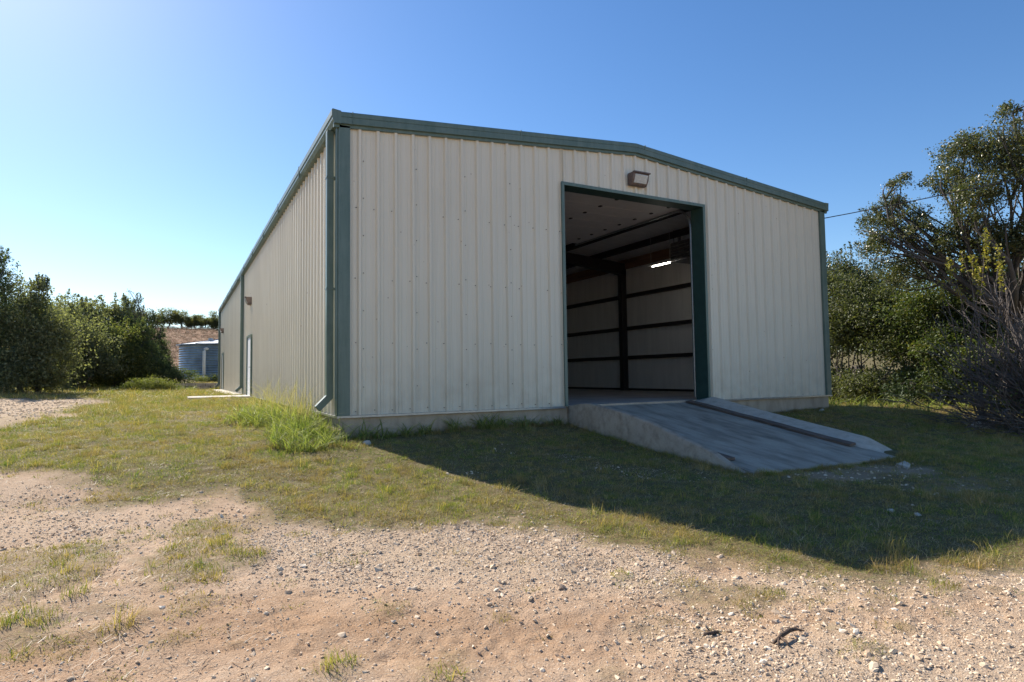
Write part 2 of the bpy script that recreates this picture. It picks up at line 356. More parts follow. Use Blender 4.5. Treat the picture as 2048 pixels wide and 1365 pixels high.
def masks(x, y, soil=False):
    g = blur_in(x, y, [BOUND], .9, 1.6)
    far = sst(2, 9, np.hypot(x+2.3, y+10)-4)
    g = g*(1-.9*blur_in(x, y, [DRIVE], 2.2, .7, 4, .5)) * (1-.6*blur_in(x, y, BARE[:1], .9, 1.8)-.3*blur_in(x, y, BARE[1:], .9, 1.8))
    g = np.maximum(g, (.5 if soil else .95)*blur_in(x, y, PATCH, .45, 2.4, 5, .07))
    for tx, ty, tr in TUFTS: g = np.maximum(g, (.35 if soil else .9)*np.exp(-((x-tx)**2+(y-ty)**2)/(tr*tr*.7)))
    if soil: return np.clip(g, 0, 1)
    # natural thinning in the lawn
    thin = fbm(x*1.1+9, y*1.1)
    g = g*(1-.55*sst(.55, .72, thin))
    v = np.clip(np.maximum(blur_in(x, y, GRAV[:2], .8, 1.4, 6, .16), .4*blur_in(x, y, GRAV[2:], .8, 1.4, 6, .16))+.9*blur_in(x, y, [DRIVE], 1.5, .8, 3, .4), 0, 1)
    return np.clip(g, 0, 1), v
def micro(x, y, g, v):
    near = 1-sst(9, 16, np.hypot(x+2, y+8))
    z = (fbm(x*.9, y*.9, 3)-.5)*.09 + (fbm(x*3.1, y*3.1, 3)-.5)*.022
    z = z + near*((fbm(x*6, y*6, 2)-.5)*.012 + (.5-np.abs(fbm(x*11+3, y*11, 3)-.5)*2)*.016 + (fbm(x*24, y*24, 2)-.5)*.012)*(1-g*.4)
    z = z + near*g*.02
    # tyre tread prints pressed in the dirt
    for A, B in (((-1.7, -6.45), (.15, -7.24)), ((.5, -7.18), (2.1, -8.15))):
        ax, ay = A; L = math.hypot(B[0]-ax, B[1]-ay); ux, uy = (B[0]-ax)/L, (B[1]-ay)/L
        s_ = (x-ax)*ux+(y-ay)*uy; d_ = -(x-ax)*uy+(y-ay)*ux + (fbm(x*1.5+3, y*1.5)-.5)*.1
        on = (s_ > 0) & (s_ < L)
        for o_ in (-.09, .09):
            lug = np.clip(np.cos((s_+np.abs(d_-o_)*.6*(1 if o_ > 0 else -1))*2*math.pi/.105)*1.6, -1, 1)*np.exp(-((d_-o_)/.055)**2)
            z = z + on*lug*.007*sst(.42, .62, fbm(s_*1.6+4, d_*2+8))
        z = z - on*.012*np.exp(-(d_/.2)**4)
    # flatten next to the building and ramp
    return z
def axis(segs):
    out = []
    for a, b, st in segs:
        n = max(1, int(round((b-a)/st))); out += list(np.linspace(a, b, n, endpoint=False))
    return np.array(out)
xs = np.concatenate([-np.geomspace(1500, 45, 16), axis([(-40, -10, 1.2), (-10, -3.4, .12), (-3.4, 3.4, .026), (3.4, 14, .12), (14, 40, .8)]), np.geomspace(42, 1500, 16)])
ys = np.concatenate([-np.geomspace(400, 16, 8), axis([(-15, -8.8, .3), (-8.8, -3.8, .026), (-3.8, 3, .085), (3, 20, .3), (20, 60, 1)]), np.geomspace(61, 1500, 36)])
GX, GY = np.meshgrid(xs, ys); gxf = GX.ravel(); gyf = GY.ravel()
gg, gv_ = masks(gxf, gyf)
near_wall = 1-.8*((gxf > -.3) & (gxf < 12.5) & (gyf > -.2) & (gyf < 32.5))
gz = gh(gxf, gyf)+micro(gxf, gyf, gg, gv_)*near_wall
nx_, ny_ = len(xs), len(ys)
ii = (np.arange(ny_-1)[:, None]*nx_+np.arange(nx_-1)[None, :]).ravel()
F = np.stack([ii, ii+1, ii+1+nx_, ii+nx_], 1)
dryf = sst(44, 62, gyf+fbm(gxf*.2, gyf*.2)*10)*(1-sst(14, 25, gxf))
gm = npmesh('ground', np.stack([gxf, gyf, gz], 1), F, M_ground, True, {'grass': ('POINT', masks(gxf, gyf, True)), 'gravel': ('POINT', gv_), 'dry': ('POINT', dryf), 'rut': ('POINT', blur_in(gxf, gyf, [BAND], .7, 1.3, 8, .16))})
go = bpy.data.objects.new('ground', gm); col.objects.link(go); tag(go, kind='structure')
def gz_at(x, y):
    x = np.asarray(x, float); y = np.asarray(y, float); g, v = masks(x, y)
    return gh(x, y)+micro(x, y, g, v)

# ------------------------------------------------------------------ the metal building
W, L, D0, D1, DH = 12.19, 32.29, 4.277, 7.971, 4.30
def zr(x): return 4.86+min(x, W-x)/12
bld = empty('metal_building'); tag(bld, 'long beige ribbed metal building with green trim and open overhead door', 'building')
MB().box((.0, .0, -1.3), (W, L, -.045)).build('foundation', M_found, bld)
MB().box((.02, .02, -.044), (W-.02, L-.02, .0)).build('floor_slab', M_floor, bld)
def profile(s0, s1, ribs, edge_seam=True):
    """outline of a ribbed sheet between s0 and s1: (s, height)"""
    P = [(s0, 0.)]
    for c in ribs:
        for ds, h in ((-.044, 0), (-.019, .046), (.019, .046), (.044, 0), (.090, 0), (.098, .006), (.116, .006), (.124, 0), (.180, 0), (.188, .006), (.206, .006), (.214, 0)):
            s = c+ds
            if s0 < s < s1: P.append((s, h))
    P.append((s1, 0.)); P.sort(); return P
def gable_panel(s0, s1, ribs, zb, ztop, off):
    P = profile(s0, s1, ribs); m = MB(); n = len(P)
    # add the ridge break so the top follows the roof
    m.v = [(s, -h-off, zb) for s, h in P]+[(s, -h-off, ztop(s)) for s, h in P]
    m.f = [(i, i+1, n+i+1, n+i) for i in range(n-1)]
    return m
RIB_L = [.30+.3048*k for k in range(-1, 40)]
def split(s0, s1, first):
    e = []; s = first
    while s < s1-.05:
        if s > s0+.05: e.append(s)
        s += .9144
    e = [s0]+e+[s1]; return list(zip(e[:-1], e[1:]))
k = 0
zt = lambda s: zr(s)-.03
for a, b in split(.05, D0-.02, .30+.06):
    gable_panel(a-(.0 if a < .1 else .02), b, RIB_L, .0, zt, .004+.004*(k % 2)).build('wall_panel', M_panel, bld); k += 1
for a, b in split(D0-.02, D1+.02, .30+.06+.9144*5):
    gable_panel(a-(0 if a < D0 else .02), b, RIB_L, DH+.02, zt, .004+.004*(k % 2)).build('wall_panel', M_panel, bld); k += 1
RIB_R = [8.15+.3048*k for k in range(0, 14)]
for a, b in split(D1+.02, W-.05, 8.15+.06+.6096):
    gable_panel(a-(0 if a < D1+.1 else .02), b, RIB_R, .0, zt, .004+.004*(k % 2)).build('wall_panel', M_panel, bld); k += 1
# side wall sheets, one mesh shared
P = profile(0, .93, [.155, .46, .765]); n = len(P)
m = MB(); m.v = [(-h, -s, .0) for s, h in P]+[(-h, -s, 4.80) for s, h in P]; m.f = [(i+1, i, n+i, n+i+1) for i in range(n-1)]
side = m.build('wall_panel', M_panel, bld)
yy = .0; i = 0; holes = [(13.1, 14.6, 2.14), (28.3, 29.5, 2.08)]
first = True
while yy < L-.1:
    o = side if first else side.copy()
    if not first: col.objects.link(o)
    first = False
    o.location = (-.004-.0015*(i % 2), yy+.93, 0); yy += .9144; i += 1
# far and right walls (not seen): plain ribbed sheets
m = MB(); P = profile(0, L, [.15+.3048*k for k in range(106)]); n = len(P)
m.v = [(W+h+.002, s, 0) for s, h in P]+[(W+h+.002, s, 4.84) for s, h in P]; m.f = [(i, i+1, n+i+1, n+i) for i in range(n-1)]
m.build('right_wall_sheeting', M_panel, bld)
m = MB(); m.v = [(0, L, 0), (W, L, 0), (W, L, 4.83), (W/2, L, 5.33), (0, L, 4.83)]; m.f = [(1, 0, 4, 3, 2)]
m.build('back_wall_sheeting', M_panel, bld)
# base flashing
MB().box((-.07, -.07, -.035), (D0-.062, .02, -.002)).build('base_flashing', M_galv, bld)
MB().box((D1+.062, -.07, -.035), (W+.055, .02, -.002)).build('base_flashing', M_galv, bld)
MB().box((-.07, .021, -.035), (.02, L, -.002)).build('base_flashing', M_galv, bld)
# corner trims
for x0, x1 in ((-.042, .135), (W-.125, W+.05)):
    m = MB().box((x0, -.066, -.001), (x1, -.004, 4.70))
    if x0 < 0: m.box((-.062, -.0035, -.001), (-.004, .135, 4.76))
    else: m.box((W+.036, -.0035, -.001), (W+.052, .13, 4.76))
    m.build('corner_trim', M_green, bld, bevel=.004)
MB().box((-.064, L-.2, 0), (-.004, L+.02, 4.76)).build('corner_trim', M_green, bld)
# rake trims, stepped face
for s0, s1, fl in ((-.13, W/2, 1), (W+.15, W/2, -1)):
    m = MB(); rings = []
    for x in (s0, s1):
        zt_ = zr(x)+.05 if 0 <= x <= W else 4.86-.011+.05
        prof = [(.02, 0), (-.085, 0), (-.105, -.02), (-.105, -.085), (-.098, -.092), (-.112, -.10), (-.112, -.20), (-.066, -.205), (-.066, -.252), (-.02, -.252), (-.02, -.05)]
        rings.append([(x, py, zt_+pz) for py, pz in prof])
    m.loft(rings if fl > 0 else rings[::-1]); m.build('rake_trim', M_green, bld)
for xs_ in (3.3, 6.3, 9.35):
    z0_ = zr(xs_); sl_ = (1 if xs_ < W/2 else -1)/12*.02
    MB().hexa([(xs_, -.116, z0_-.148), (xs_+.02, -.116, z0_-.148+sl_), (xs_+.02, -.1, z0_-.148+sl_), (xs_, -.1, z0_-.148), (xs_, -.116, z0_+.052), (xs_+.02, -.116, z0_+.052+sl_), (xs_+.02, -.1, z0_+.052+sl_), (xs_, -.1, z0_+.052)]).build('rake_seam', M_green, bld)
MB().hexa([(.16, -.118, zr(.16)-.155), (.172, -.118, zr(.16)-.155), (.172, -.1, zr(.16)-.155), (.16, -.1, zr(.16)-.155), (.16, -.118, zr(.16)+.052), (.172, -.118, zr(.16)+.052), (.172, -.1, zr(.16)+.052), (.16, -.1, zr(.16)+.052)]).build('rake_seam', M_green, bld)
# eave gutter
m = MB(); rings = []
for y in (-.114, L+.06):
    rings.append([(x, y, z) for x, z in ((-.02, 4.70), (-.115, 4.70), (-.155, 4.755), (-.155, 4.80), (-.17, 4.815), (-.17, 4.912), (-.155, 4.925), (-.02, 4.91))])
m.loft(rings).build('eave_gutter', M_green, bld)
m = MB(); rings = [[(W+.03, y, 4.70), (W+.14, y, 4.70), (W+.16, y, 4.90), (W+.03, y, 4.90)] for y in (L+.06, -.114)]
m.loft(rings[::-1]).build('eave_gutter', M_green, bld)
for ys_ in np.arange(3, 32, 3.05): MB().box((-.175, float(ys_), 4.70), (-.15, float(ys_)+.03, 4.93)).build('gutter_seam', M_green, bld)
# roof
for a, b in ((-.1, W/2), (W/2, W+.1)):
    za = 4.86+(a/12 if a < 1 else (W-a)/12); zb_ = 4.86+(b/12 if b < 7 else (W-b)/12)
    MB().hexa([(a, -.05, za-.02), (b, -.05, zb_-.02), (b, L+.04, zb_-.02), (a, L+.04, za-.02), (a, -.05, za+.02), (b, -.05, zb_+.02), (b, L+.04, zb_+.02), (a, L+.04, za+.02)]).build('roof_slope', M_galv, bld)
# downspouts
def downspout(y, kick=.30):
    m = MB(); w = .06
    x0 = -.115
    path = [((x0, y, 4.70)), ((x0, y, .30)), ((x0-.20, y+.0, .10))]
    q = [(-.055, -.06), (.055, -.06), (.055, .06), (-.055, .06)]
    rings = [[(px+dx, y+dy, pz) for dx, dy in q] for px, _, pz in path[:1]]
    rings.append([(x0+dx, y+dy, .30-dx*.41) for dx, dy in q])
    rings.append([(x0-.19+dx*.7, y+dy, .11-dx*.7) for dx, dy in q])
    m.loft(rings); o = m.build('downspout', M_green, bld, bevel=.008)
    for z in (2.05, 3.9):
        MB().box((x0-.062, y-.067, z), (-.02, y+.067, z+.03)).build('strap', M_green, o)
downspout(.30); downspout(16.4); downspout(31.9)
MB().box((-.064, 16.55, 0), (-.036, 16.75, 4.72)).build('joint_trim', M_green, bld)
# overhead door surround
MB().box((D0-.05, -.058, -.002), (D0, .30, DH+.05)).build('door_jamb', M_greendark, bld)
MB().box((D1, -.058, -.002), (D1+.05, .30, DH+.05)).build('door_jamb', M_greendark, bld)
MB().box((D0+.001, -.058, DH), (D1-.001, .30, DH+.05)).build('door_header', M_greendark, bld)
for a, b in (((D0-.058, -.072, -.001), (D0+.004, -.0585, DH+.058)), ((D1-.004, -.072, -.001), (D1+.058, -.0585, DH+.058)), ((D0+.005, -.072, DH-.004), (D1-.005, -.0585, DH+.058))):
    MB().box(a, b).build('door_casing', M_green, bld)
od = MB().box((D0-.02, .62, 4.50), (D1+.02, .635, 4.505)).build('overhead_door', M_galv, bld)
for q in range(7):
    y0 = .64+q*.605
    MB().box((D0-.02, y0, 4.43), (D1+.02, y0+.597, 4.475)).build('section', M_doorin, od, bevel=.006)
    for xx in (D0+.35, (D0+D1)/2, D1-.35):
        MB().box((xx-.03, y0-.04, 4.408), (xx+.03, y0+.04, 4.428)).build('hinge', M_steel, od)
for xx in (D0-.06, D1+.03):
    pts = [(xx, .36, .05), (xx, .36, 3.9)]+[(xx, .36+.45*(1-math.cos(t)), 3.9+.5*math.sin(t)) for t in np.linspace(.2, math.pi/2, 7)]+[(xx, 5.0, 4.42)]
    MB().tube(pts, .03, 6).build('track', M_galv if xx > 6 else M_steel, od)
    for yy_ in (1.4, 2.6, 3.8):
        MB().box((xx-.012, yy_, 4.44), (xx+.012, yy_+.03, 5.0)).build('track_hanger', M_steel, od)
MB().tube([(D0-.1, .38, 4.70), (D1+.1, .38, 4.70)], .04, 8).build('spring_shaft', M_steel, od)
# inside: insulation facing, frames, girts, purlins
for a, b in (((W-.11, .2, .0), (W-.10, L-.2, 4.72)), ((.09, .2, .0), (.10, L-.2, 4.72)), ((.1, 16.6, 0), (W-.1, 16.62, 4.7)), ((.1, .06, .0), (D0-.06, .07, 4.7)), ((D1+.06, .06, .0), (W-.12, .07, 4.7)), ((D0-.06, .06, DH+.06), (D1+.06, .07, 4.7))):
    MB().box(a, b).build('insulation_facing', M_insul, bld)
for a, b in ((.09, W/2), (W/2, W-.09)):
    MB().hexa([(a, .08, zr(a)-.10), (b, .08, zr(b)-.10), (b, L-.2, zr(b)-.10), (a, L-.2, zr(a)-.10), (a, .08, zr(a)-.09), (b, .08, zr(b)-.09), (b, L-.2, zr(b)-.09), (a, L-.2, zr(a)-.09)]).build('roof_insulation', M_insul, bld)
for z in (1.17, 2.22, 3.39):
    MB().box((W-.28, .15, z-.06), (W-.115, L-.3, z+.06)).build('wall_girt', M_steel, bld)
    MB().box((.115, .15, z-.06), (.28, 12.9, z+.06)).build('wall_girt', M_steel, bld)
MB().box((W-.17, .15, .002), (W-.112, L-.3, .07)).build('base_angle', M_steel, bld)
MB().box((W-.34, .2, 4.36), (W-.30, 13.5, 4.70)).build('plywood_band', M_ply, bld)
for y in (7.6, 15.2):
    for x0, x1 in ((W-.52, W-.30), (.30, .52)):
        MB().box((x0, y-.10, 0.001), (x1, y+.10, 4.3)).build('frame_column', M_steel, bld)
    for sgn in (0, 1):
        xa, xb = (W-.3, W/2) if sgn else (.3, W/2)
        MB().hexa([(min(xa, xb), y-.1, (zr(min(xa, xb))-(.75 if min(xa, xb) < 1 else .55))), (max(xa, xb), y-.1, zr(max(xa, xb))-(.75 if max(xa, xb) > 7 else .55)), (max(xa, xb), y+.1, zr(max(xa, xb))-(.75 if max(xa, xb) > 7 else .55)), (min(xa, xb), y+.1, zr(min(xa, xb))-(.75 if min(xa, xb) < 1 else .55)),
                   (min(xa, xb), y-.1, zr(min(xa, xb))-.32), (max(xa, xb), y-.1, zr(max(xa, xb))-.32), (max(xa, xb), y+.1, zr(max(xa, xb))-.32), (min(xa, xb), y+.1, zr(min(xa, xb))-.32)]).build('frame_rafter', M_steel, bld)
for x in (1.4, 2.9, 4.4, 5.7, 6.5, 7.8, 9.3, 10.8):
    MB().box((x-.035, .1, zr(x)-.315), (x+.035, 16.5, zr(x)-.115)).build('roof_purlin', M_steel, bld)
# side doors (facing the lit side)
for y0, y1, zt_ in holes:
    d = MB().box((-.062, y0+.06, .0), (-.03, y1-.06, zt_-.05)).build('side_door', M_white, bld)
    MB().box((-.10, y0, -.0), (-.03, y0+.06, zt_)).build('frame', M_green, d)
    MB().box((-.10, y1-.06, -.0), (-.03, y1, zt_)).build('frame', M_green, d)
    MB().box((-.10, y0+.061, zt_-.05), (-.03, y1-.061, zt_)).build('frame', M_green, d)
    MB().tube([(-.06, y0+.16, 1.0), (-.12, y0+.16, 1.0), (-.12, y0+.28, 1.0)], .012, 6).build('handle', M_galv, d)
# screws
m = MB(); r_ = .0065
for s_, ribs in [(x, 0) for x in RIB_L]:
    for z in (.07, 1.17, 2.22, 3.39):
        x = s_-.062+random.uniform(-.01, .01)
        if .16 < x < W-.2 and not D0-.08 < x < D1+.08 and random.random() < (.95 if z < .1 else .75):
            zz = z+random.uniform(-.012, .012); m.box((x-r_, -.022, zz-r_), (x+r_, -.003, zz+r_))
for q in range(4):
    x = .36+.9144*q+.004
    for z in np.arange(.45, 4.6, .62): m.box((x-r_, -.022, z-r_), (x+r_, -.003, z+r_))
for z in (.07, 1.17, 2.22, 3.39):
    for kk in range(100):
        y = .2+.3048*kk+.06
        if y > 31.9: break
        if random.random() < .6: m.box((-.018, y-.007, z-.007), (-.003, y+.007, z+.007))
tag(m.build('panel_screws', M_screw, bld), kind='stuff')

# wall pack lights
def wall_light(loc, ax, label):
    """ax: outward direction"""
    e = empty('wall_light', loc); tag(e, label, 'light', 'wall lights on the metal building')
    o = Vector(ax); s = Vector((0, 0, 1)).cross(o).normalized(); z = Vector((0, 0, 1)); c = Vector(loc)
    def pt(a, b, h): return c+s*a+o*b+z*h
    w = .21; m = MB()
    m.loft([[pt(-w, 0, -.13), pt(-w, .10, -.13), pt(-w, .17, -.02), pt(-w, .19, .10), pt(-w, .17, .13), pt(-w, 0, .13)], [pt(w, 0, -.13), pt(w, .10, -.13), pt(w, .17, -.02), pt(w, .19, .10), pt(w, .17, .13), pt(w, 0, .13)]])
    m.build('housing', M_bronze, e, bevel=.012)
    w2 = .165; m = MB()
    m.loft([[pt(-w2, .10, -.085), pt(-w2, .145, -.09), pt(-w2, .215, .07), pt(-w2, .17, .085)], [pt(w2, .10, -.085), pt(w2, .145, -.09), pt(w2, .215, .07), pt(w2, .17, .085)]])
    m.build('lens', M_lens, e, bevel=.006)
    MB().obox(pt(0, .20, .12), s*.215, o*.03, z*.012).build('visor', M_bronze, e)
wall_light((6.09, -.036, 4.63), (0, -1, 0), 'faded bronze wall light on the gable above the overhead door')
wall_light((-.036, 13.7, 3.36), (-1, 0, 0), 'wall light on the long side wall above the nearer white door')
wall_light((-.036, 29.0, 3.36), (-1, 0, 0), 'wall light at the far end of the long side wall')

# things inside
e = empty('strip_light', (10, 3.6, 3.74)); tag(e, 'lit fluorescent strip light hanging inside the building', 'light')
MB().box((9.95, 3.05, 3.765), (10.05, 4.15, 3.80)).build('tray', M_doorin, e)
MB().tube([(10, 3.2, 3.745), (10, 3.95, 3.745)], .016, 8).build('tube', M_tube, e)
for y in (3.2, 4.0): MB().tube([(10, y, 3.80), (10, y, 4.70)], .005, 4).build('chain', M_galv, e)
e = empty('unit_heater', (10.6, 3.0, 4.1)); tag(e, 'dark unit heater hung under the roof inside the building', 'heater')
MB().box((10.2, 2.6, 3.80), (11.0, 3.4, 4.35)).build('casing', M_heater, e, bevel=.02)
for q in range(5): MB().obox((10.19, 3.0, 3.88+q*.09), (.02, 0, .015), (0, .34, 0), (0, 0, .006)).build('louvre', M_galv, e)
for dx, dy in ((.08, .08), (.72, .08), (.08, .72), (.72, .72)): MB().tube([(10.2+dx, 2.6+dy, 4.35), (10.2+dx, 2.6+dy, 4.72)], .008, 5).build('hanger_rod', M_steel, e)
MB().tube([(10.9, 3.4, 4.1), (10.9, 3.7, 4.1), (10.9, 3.75, 4.7)], .06, 8).build('flue', M_galv, e)

# ------------------------------------------------------------------ concrete ramp
ramp = empty('concrete_ramp', (6.1, -2.1, -.4)); tag(ramp, 'worn concrete ramp with raised side kerbs leading to the open door', 'ramp')
def dz(y): return -.03+.161*y
def loft_y(prof, ys_):
    m = MB(); m.loft([prof(y) for y in ys_]); return m
ysr = list(-np.linspace(.005, 4.35, 40))
def deckp(y):
    w = .02*math.sin(y*3)
    e_ = max(0, -y-4.0)*.2
    return [(4.41, y, dz(y)), (4.41, y, -1.25), (7.50, y, -1.25), (7.50, y, dz(y)-.0), (6.2, y, dz(y)+.006)]
m = MB(); m.loft([[p for p in deckp(y)] for y in ysr]); m.build('deck', M_deck, ramp)
LC = np.array([(0, -.01), (-.12, .02), (-.27, .044), (-.52, .066), (-.75, .069), (-1.05, .03), (-1.68, -.047), (-2.36, -.175), (-2.92, -.325), (-3.42, -.45), (-3.6, -.493), (-3.78, -.57), (-4.0, -.67), (-4.2, -.742), (-4.4, -.80)])
def lcz(y): return float(np.interp(-y, -LC[:, 0], LC[:, 1]))
def curbL(y):
    t = lcz(y); j = .006*math.sin(y*7)+.004*math.sin(y*19)
    return [(4.300+j, y, -1.25), (4.43, y, -1.25), (4.455, y, min(dz(y)-.01, t-.005)), (4.425, y, t-.012), (4.405, y, t), (4.322, y, t), (4.302+j, y, t-.018)]
ysc = list(-np.linspace(.006, 4.4, 70))
m = MB(); m.loft([curbL(y) for y in ysc]); m.build('kerb', M_curb, ramp, True)
RC = np.array([(0, .03), (-.2, .075), (-.45, .03), (-1.0, -.08), (-1.8, -.22), (-2.75, -.38), (-3.55, -.51), (-3.85, -.64), (-4.1, -.765), (-4.4, -.83)])
def rcz(y): return float(np.interp(-y, -RC[:, 0], RC[:, 1]))
def curbR(y):
    t = rcz(y); d = dz(y)
    t2 = max(t, d-.05)
    return [(7.44, y, -1.25), (7.44, y, d-.02), (7.47, y, d+.015*(t2 > d)), (7.62, y, d+(t2-d)*.42), (7.80, y, d+(t2-d)*.86), (7.92, y, t2), (8.04, y, t2-.01), (8.10, y, t2-.05), (8.10, y, -1.25)]
m = MB(); m.loft([curbR(y)[::-1] for y in ysc]); m.build('kerb', M_curb2, ramp, True)
MB().box((D0+.01, -.004, -.12), (D1-.01, .02, .012)).build('threshold', M_found, ramp)
def plank(x, w, y0, y1, t, label, tilt=0, lift=0):
    m = MB(); n = 9; rings = []
    for i in range(n):
        y = y0+(y1-y0)*i/(n-1); b = dz(y)+.006+lift+.006*math.sin(i*1.7); xo = x+.012*math.sin(i*.6)
        rings.append([(xo-w/2, y, b), (xo+w/2, y, b+tilt), (xo+w/2, y, b+t+tilt), (xo-w/2, y, b+t)])
    m.loft(rings[::-1]); o = m.build('wooden_plank', M_wood, None, bevel=.004); tag(o, label, 'plank', 'planks lying on the ramp'); return o
plank(7.375, .15, -.06, -3.72, .04, 'long dark wooden plank along the right kerb of the ramp', .015)
plank(4.56, .16, -.8, -3.75, .04, 'dark wooden plank behind the left kerb of the ramp', -.004)

# ------------------------------------------------------------------ walks, tank, block wall, cable
o = MB().box((-2.0, 12.9, -.3), (-.06, 14.75, .005)).build('path', M_walk, None, bevel=.015); tag(o, kind='structure')
o = MB().box((-.55, 16.9, -.3), (-.06, 30.5, -.02)).build('path', M_walk, None, bevel=.015); tag(o, kind='structure')
TC = Vector((1.15, 46.6, .55)); TR = 3.45
tank = empty('water_tank', TC); tag(tank, 'round corrugated steel water tank with low pale roof and white pipe', 'tank')
zz = np.arange(0, 2.78, .02); segs = 96
rings = [[(TC.x+(TR+.028*math.cos(z*2*math.pi/.19))*math.cos(a), TC.y+(TR+.028*math.cos(z*2*math.pi/.19))*math.sin(a), TC.z+z) for a in (2*math.pi*j/segs for j in range(segs))] for z in zz]
MB().loft(rings).build('tank_wall', M_tank, tank, True)
NS = 14
for j in range(NS):
    a0, a1 = 2*math.pi*j/NS, 2*math.pi*(j+1)/NS; e0 = TR+.22; zt_ = TC.z+2.82; ap = TC.z+3.38
    m = MB(); p0 = (TC.x+e0*math.cos(a0), TC.y+e0*math.sin(a0)); p1 = (TC.x+e0*math.cos(a1), TC.y+e0*math.sin(a1))
    m.v = [(*p0, zt_), (*p1, zt_), (TC.x, TC.y, ap), (*p0, zt_-.07), (*p1, zt_-.07), (TC.x, TC.y, ap-.07)]; m.f = [(0, 1, 2), (3, 5, 4), (0, 3, 4, 1), (1, 4, 5, 2), (2, 5, 3, 0)]
    m.build('roof_panel', M_tankroof, tank)
    MB().tube([(p0[0], p0[1], zt_+.0), (TC.x, TC.y, ap+.01)], .035, 5).build('roof_seam', M_galv, tank)
MB().tube([(TC.x-1.2, TC.y-1.5, TC.z+2.95), (TC.x-1.2, TC.y-1.5, TC.z+3.3)], .18, 10).build('roof_hatch', M_tankroof, tank)
a = math.radians(243); px, py = TC.x+(TR+.0)*math.cos(a), TC.y+TR*math.sin(a)
MB().tube([(px+.15, py+.1, 2.93), (px, py-.1, 2.95), (px-.11, py-.22, 2.90), (px-.16, py-.28, 2.75), (px-.16, py-.28, .95), (px-.19, py-.30, .76), (px-.34, py-.38, .69), (px-1.25, py-.7, .62)], [.115]*8, 10).build('overflow_pipe', M_pvc, tank, True)
MB_core = None
bw = empty('block_wall', (-1.3, 32.9, 0)); tag(bw, 'low two-course concrete block wall beside the far end of the building', 'wall')
blk = None
for c in range(2):
    x = -2.75+(.28 if c else 0)
    while x < .2:
        if blk is None:
            b_ = MB().box((0, 0, 0), (.53, .19, .178)).build('block', M_block, bw, bevel=.008); blk = b_
        else:
            b_ = blk.copy(); col.objects.link(b_)
        b_.location = (x+1.3, random.uniform(-.01, .01), -.03+c*.2); x += .56
MB().box((-2.7, 32.95, -.1), (.2, 33.06, .33)).build('mortar_core', M_mortar, bw)
# return of the block wall running back
for c in range(2):
    for q in range(6):
        b_ = blk.copy(); col.objects.link(b_); b_.location = (-2.75+1.3+.19, .21+q*.4, -.03+c*.2); b_.rotation_euler.z = math.pi/2
pts = []
for t in np.linspace(0, 1, 26): pts.append((12.25+t*9.2, .05-t*13.5, 4.52+t*2.7-.35*4*t*(1-t)))
o = MB().tube(pts, .012, 5).build('power_cable', M_cable); tag(o, 'black overhead power cable running from the eave corner into the trees', 'cable')

# ------------------------------------------------------------------ rocks and sticks
def rock(name, loc, s, mat, label, cat, seed, group=None):
    import bmesh
    bm = bmesh.new(); bmesh.ops.create_icosphere(bm, subdivisions=2, radius=1); q = np.random.default_rng(seed); off = q.random(3)*30
    for v in bm.verts:
        d = v.co.copy(); f = .45+1.1*float(fbm(d.x*1.6+off[0]+d.z*1.2, d.y*1.6+off[1]-d.z*.9, 3)); v.co = Vector((d.x*s[0]*f, d.y*s[1]*f, d.z*s[2]*f))
    me = bpy.data.meshes.new(name); bm.to_mesh(me); bm.free(); me.materials.append(mat)
    o = bpy.data.objects.new(name, me); col.objects.link(o); o.location = (loc[0], loc[1], float(gz_at(loc[0], loc[1]))+s[2]*.2); o.rotation_euler.z = q.random()*6
    tag(o, label, cat, group)
rock('rock', (13.0, -3.0), (.16, .12, .12), M_rock, 'pale rock in the shade under the bare twiggy shrub', 'rock', 1)
rock('rock', (6.95, -4.75), (.16, .09, .06), M_rock, 'flat pale rock beside the foot of the ramp', 'rock', 2)
rock('rock', (4.04, -6.24), (.04, .034, .026), M_rock, 'left one of two small pale rocks in the building shadow', 'rock', 3)
rock('rock', (4.12, -6.45), (.045, .03, .022), M_rock, 'right one of two small pale rocks in the building shadow', 'rock', 4)
rock('stone', (.02, -6.39), (.03, .028, .028), M_stone, 'small brown stone at the near edge of the gravel', 'stone', 5)
rock('rock', (.22, -.72), (.07, .06, .05), M_rock, 'small pale rock on the ground by the near building corner', 'rock', 6)
rock('rock', (11.4, -.35), (.06, .05, .05), M_rock, 'small pale rock against the foundation right of the ramp', 'rock', 7)
def stick(pts, rad, label):
    P_ = [(x, y, float(gz_at(x, y))+h) for x, y, h in pts]
    return P_
m = MB(); m.tube(stick([(.60, -7.60, .012), (.68, -7.59, .03), (.76, -7.58, .036), (.83, -7.57, .03), (.89, -7.575, .012)], 0, ''), [.007, .012, .012, .008, .003], 7)
m.tube(stick([(.66, -7.60, .025), (.655, -7.64, .02), (.64, -7.67, .008)], 0, ''), [.008, .006, .003], 6)
m.tube(stick([(.64, -7.60, .02), (.60, -7.63, .01), (.585, -7.65, .004)], 0, ''), [.007, .005, .003], 6)
tag(m.build('stick', M_stick, None, True), 'dark forked rotten stick lying on the gravel in the foreground', 'stick')
m = MB(); m.tube(stick([(.36, -7.33, .008), (.42, -7.325, .012), (.49, -7.31, .008)], 0, ''), [.008, .011, .007], 6)
tag(m.build('stick', M_stick, None, True), 'short straight dark stick on the bare dirt in the foreground', 'stick')

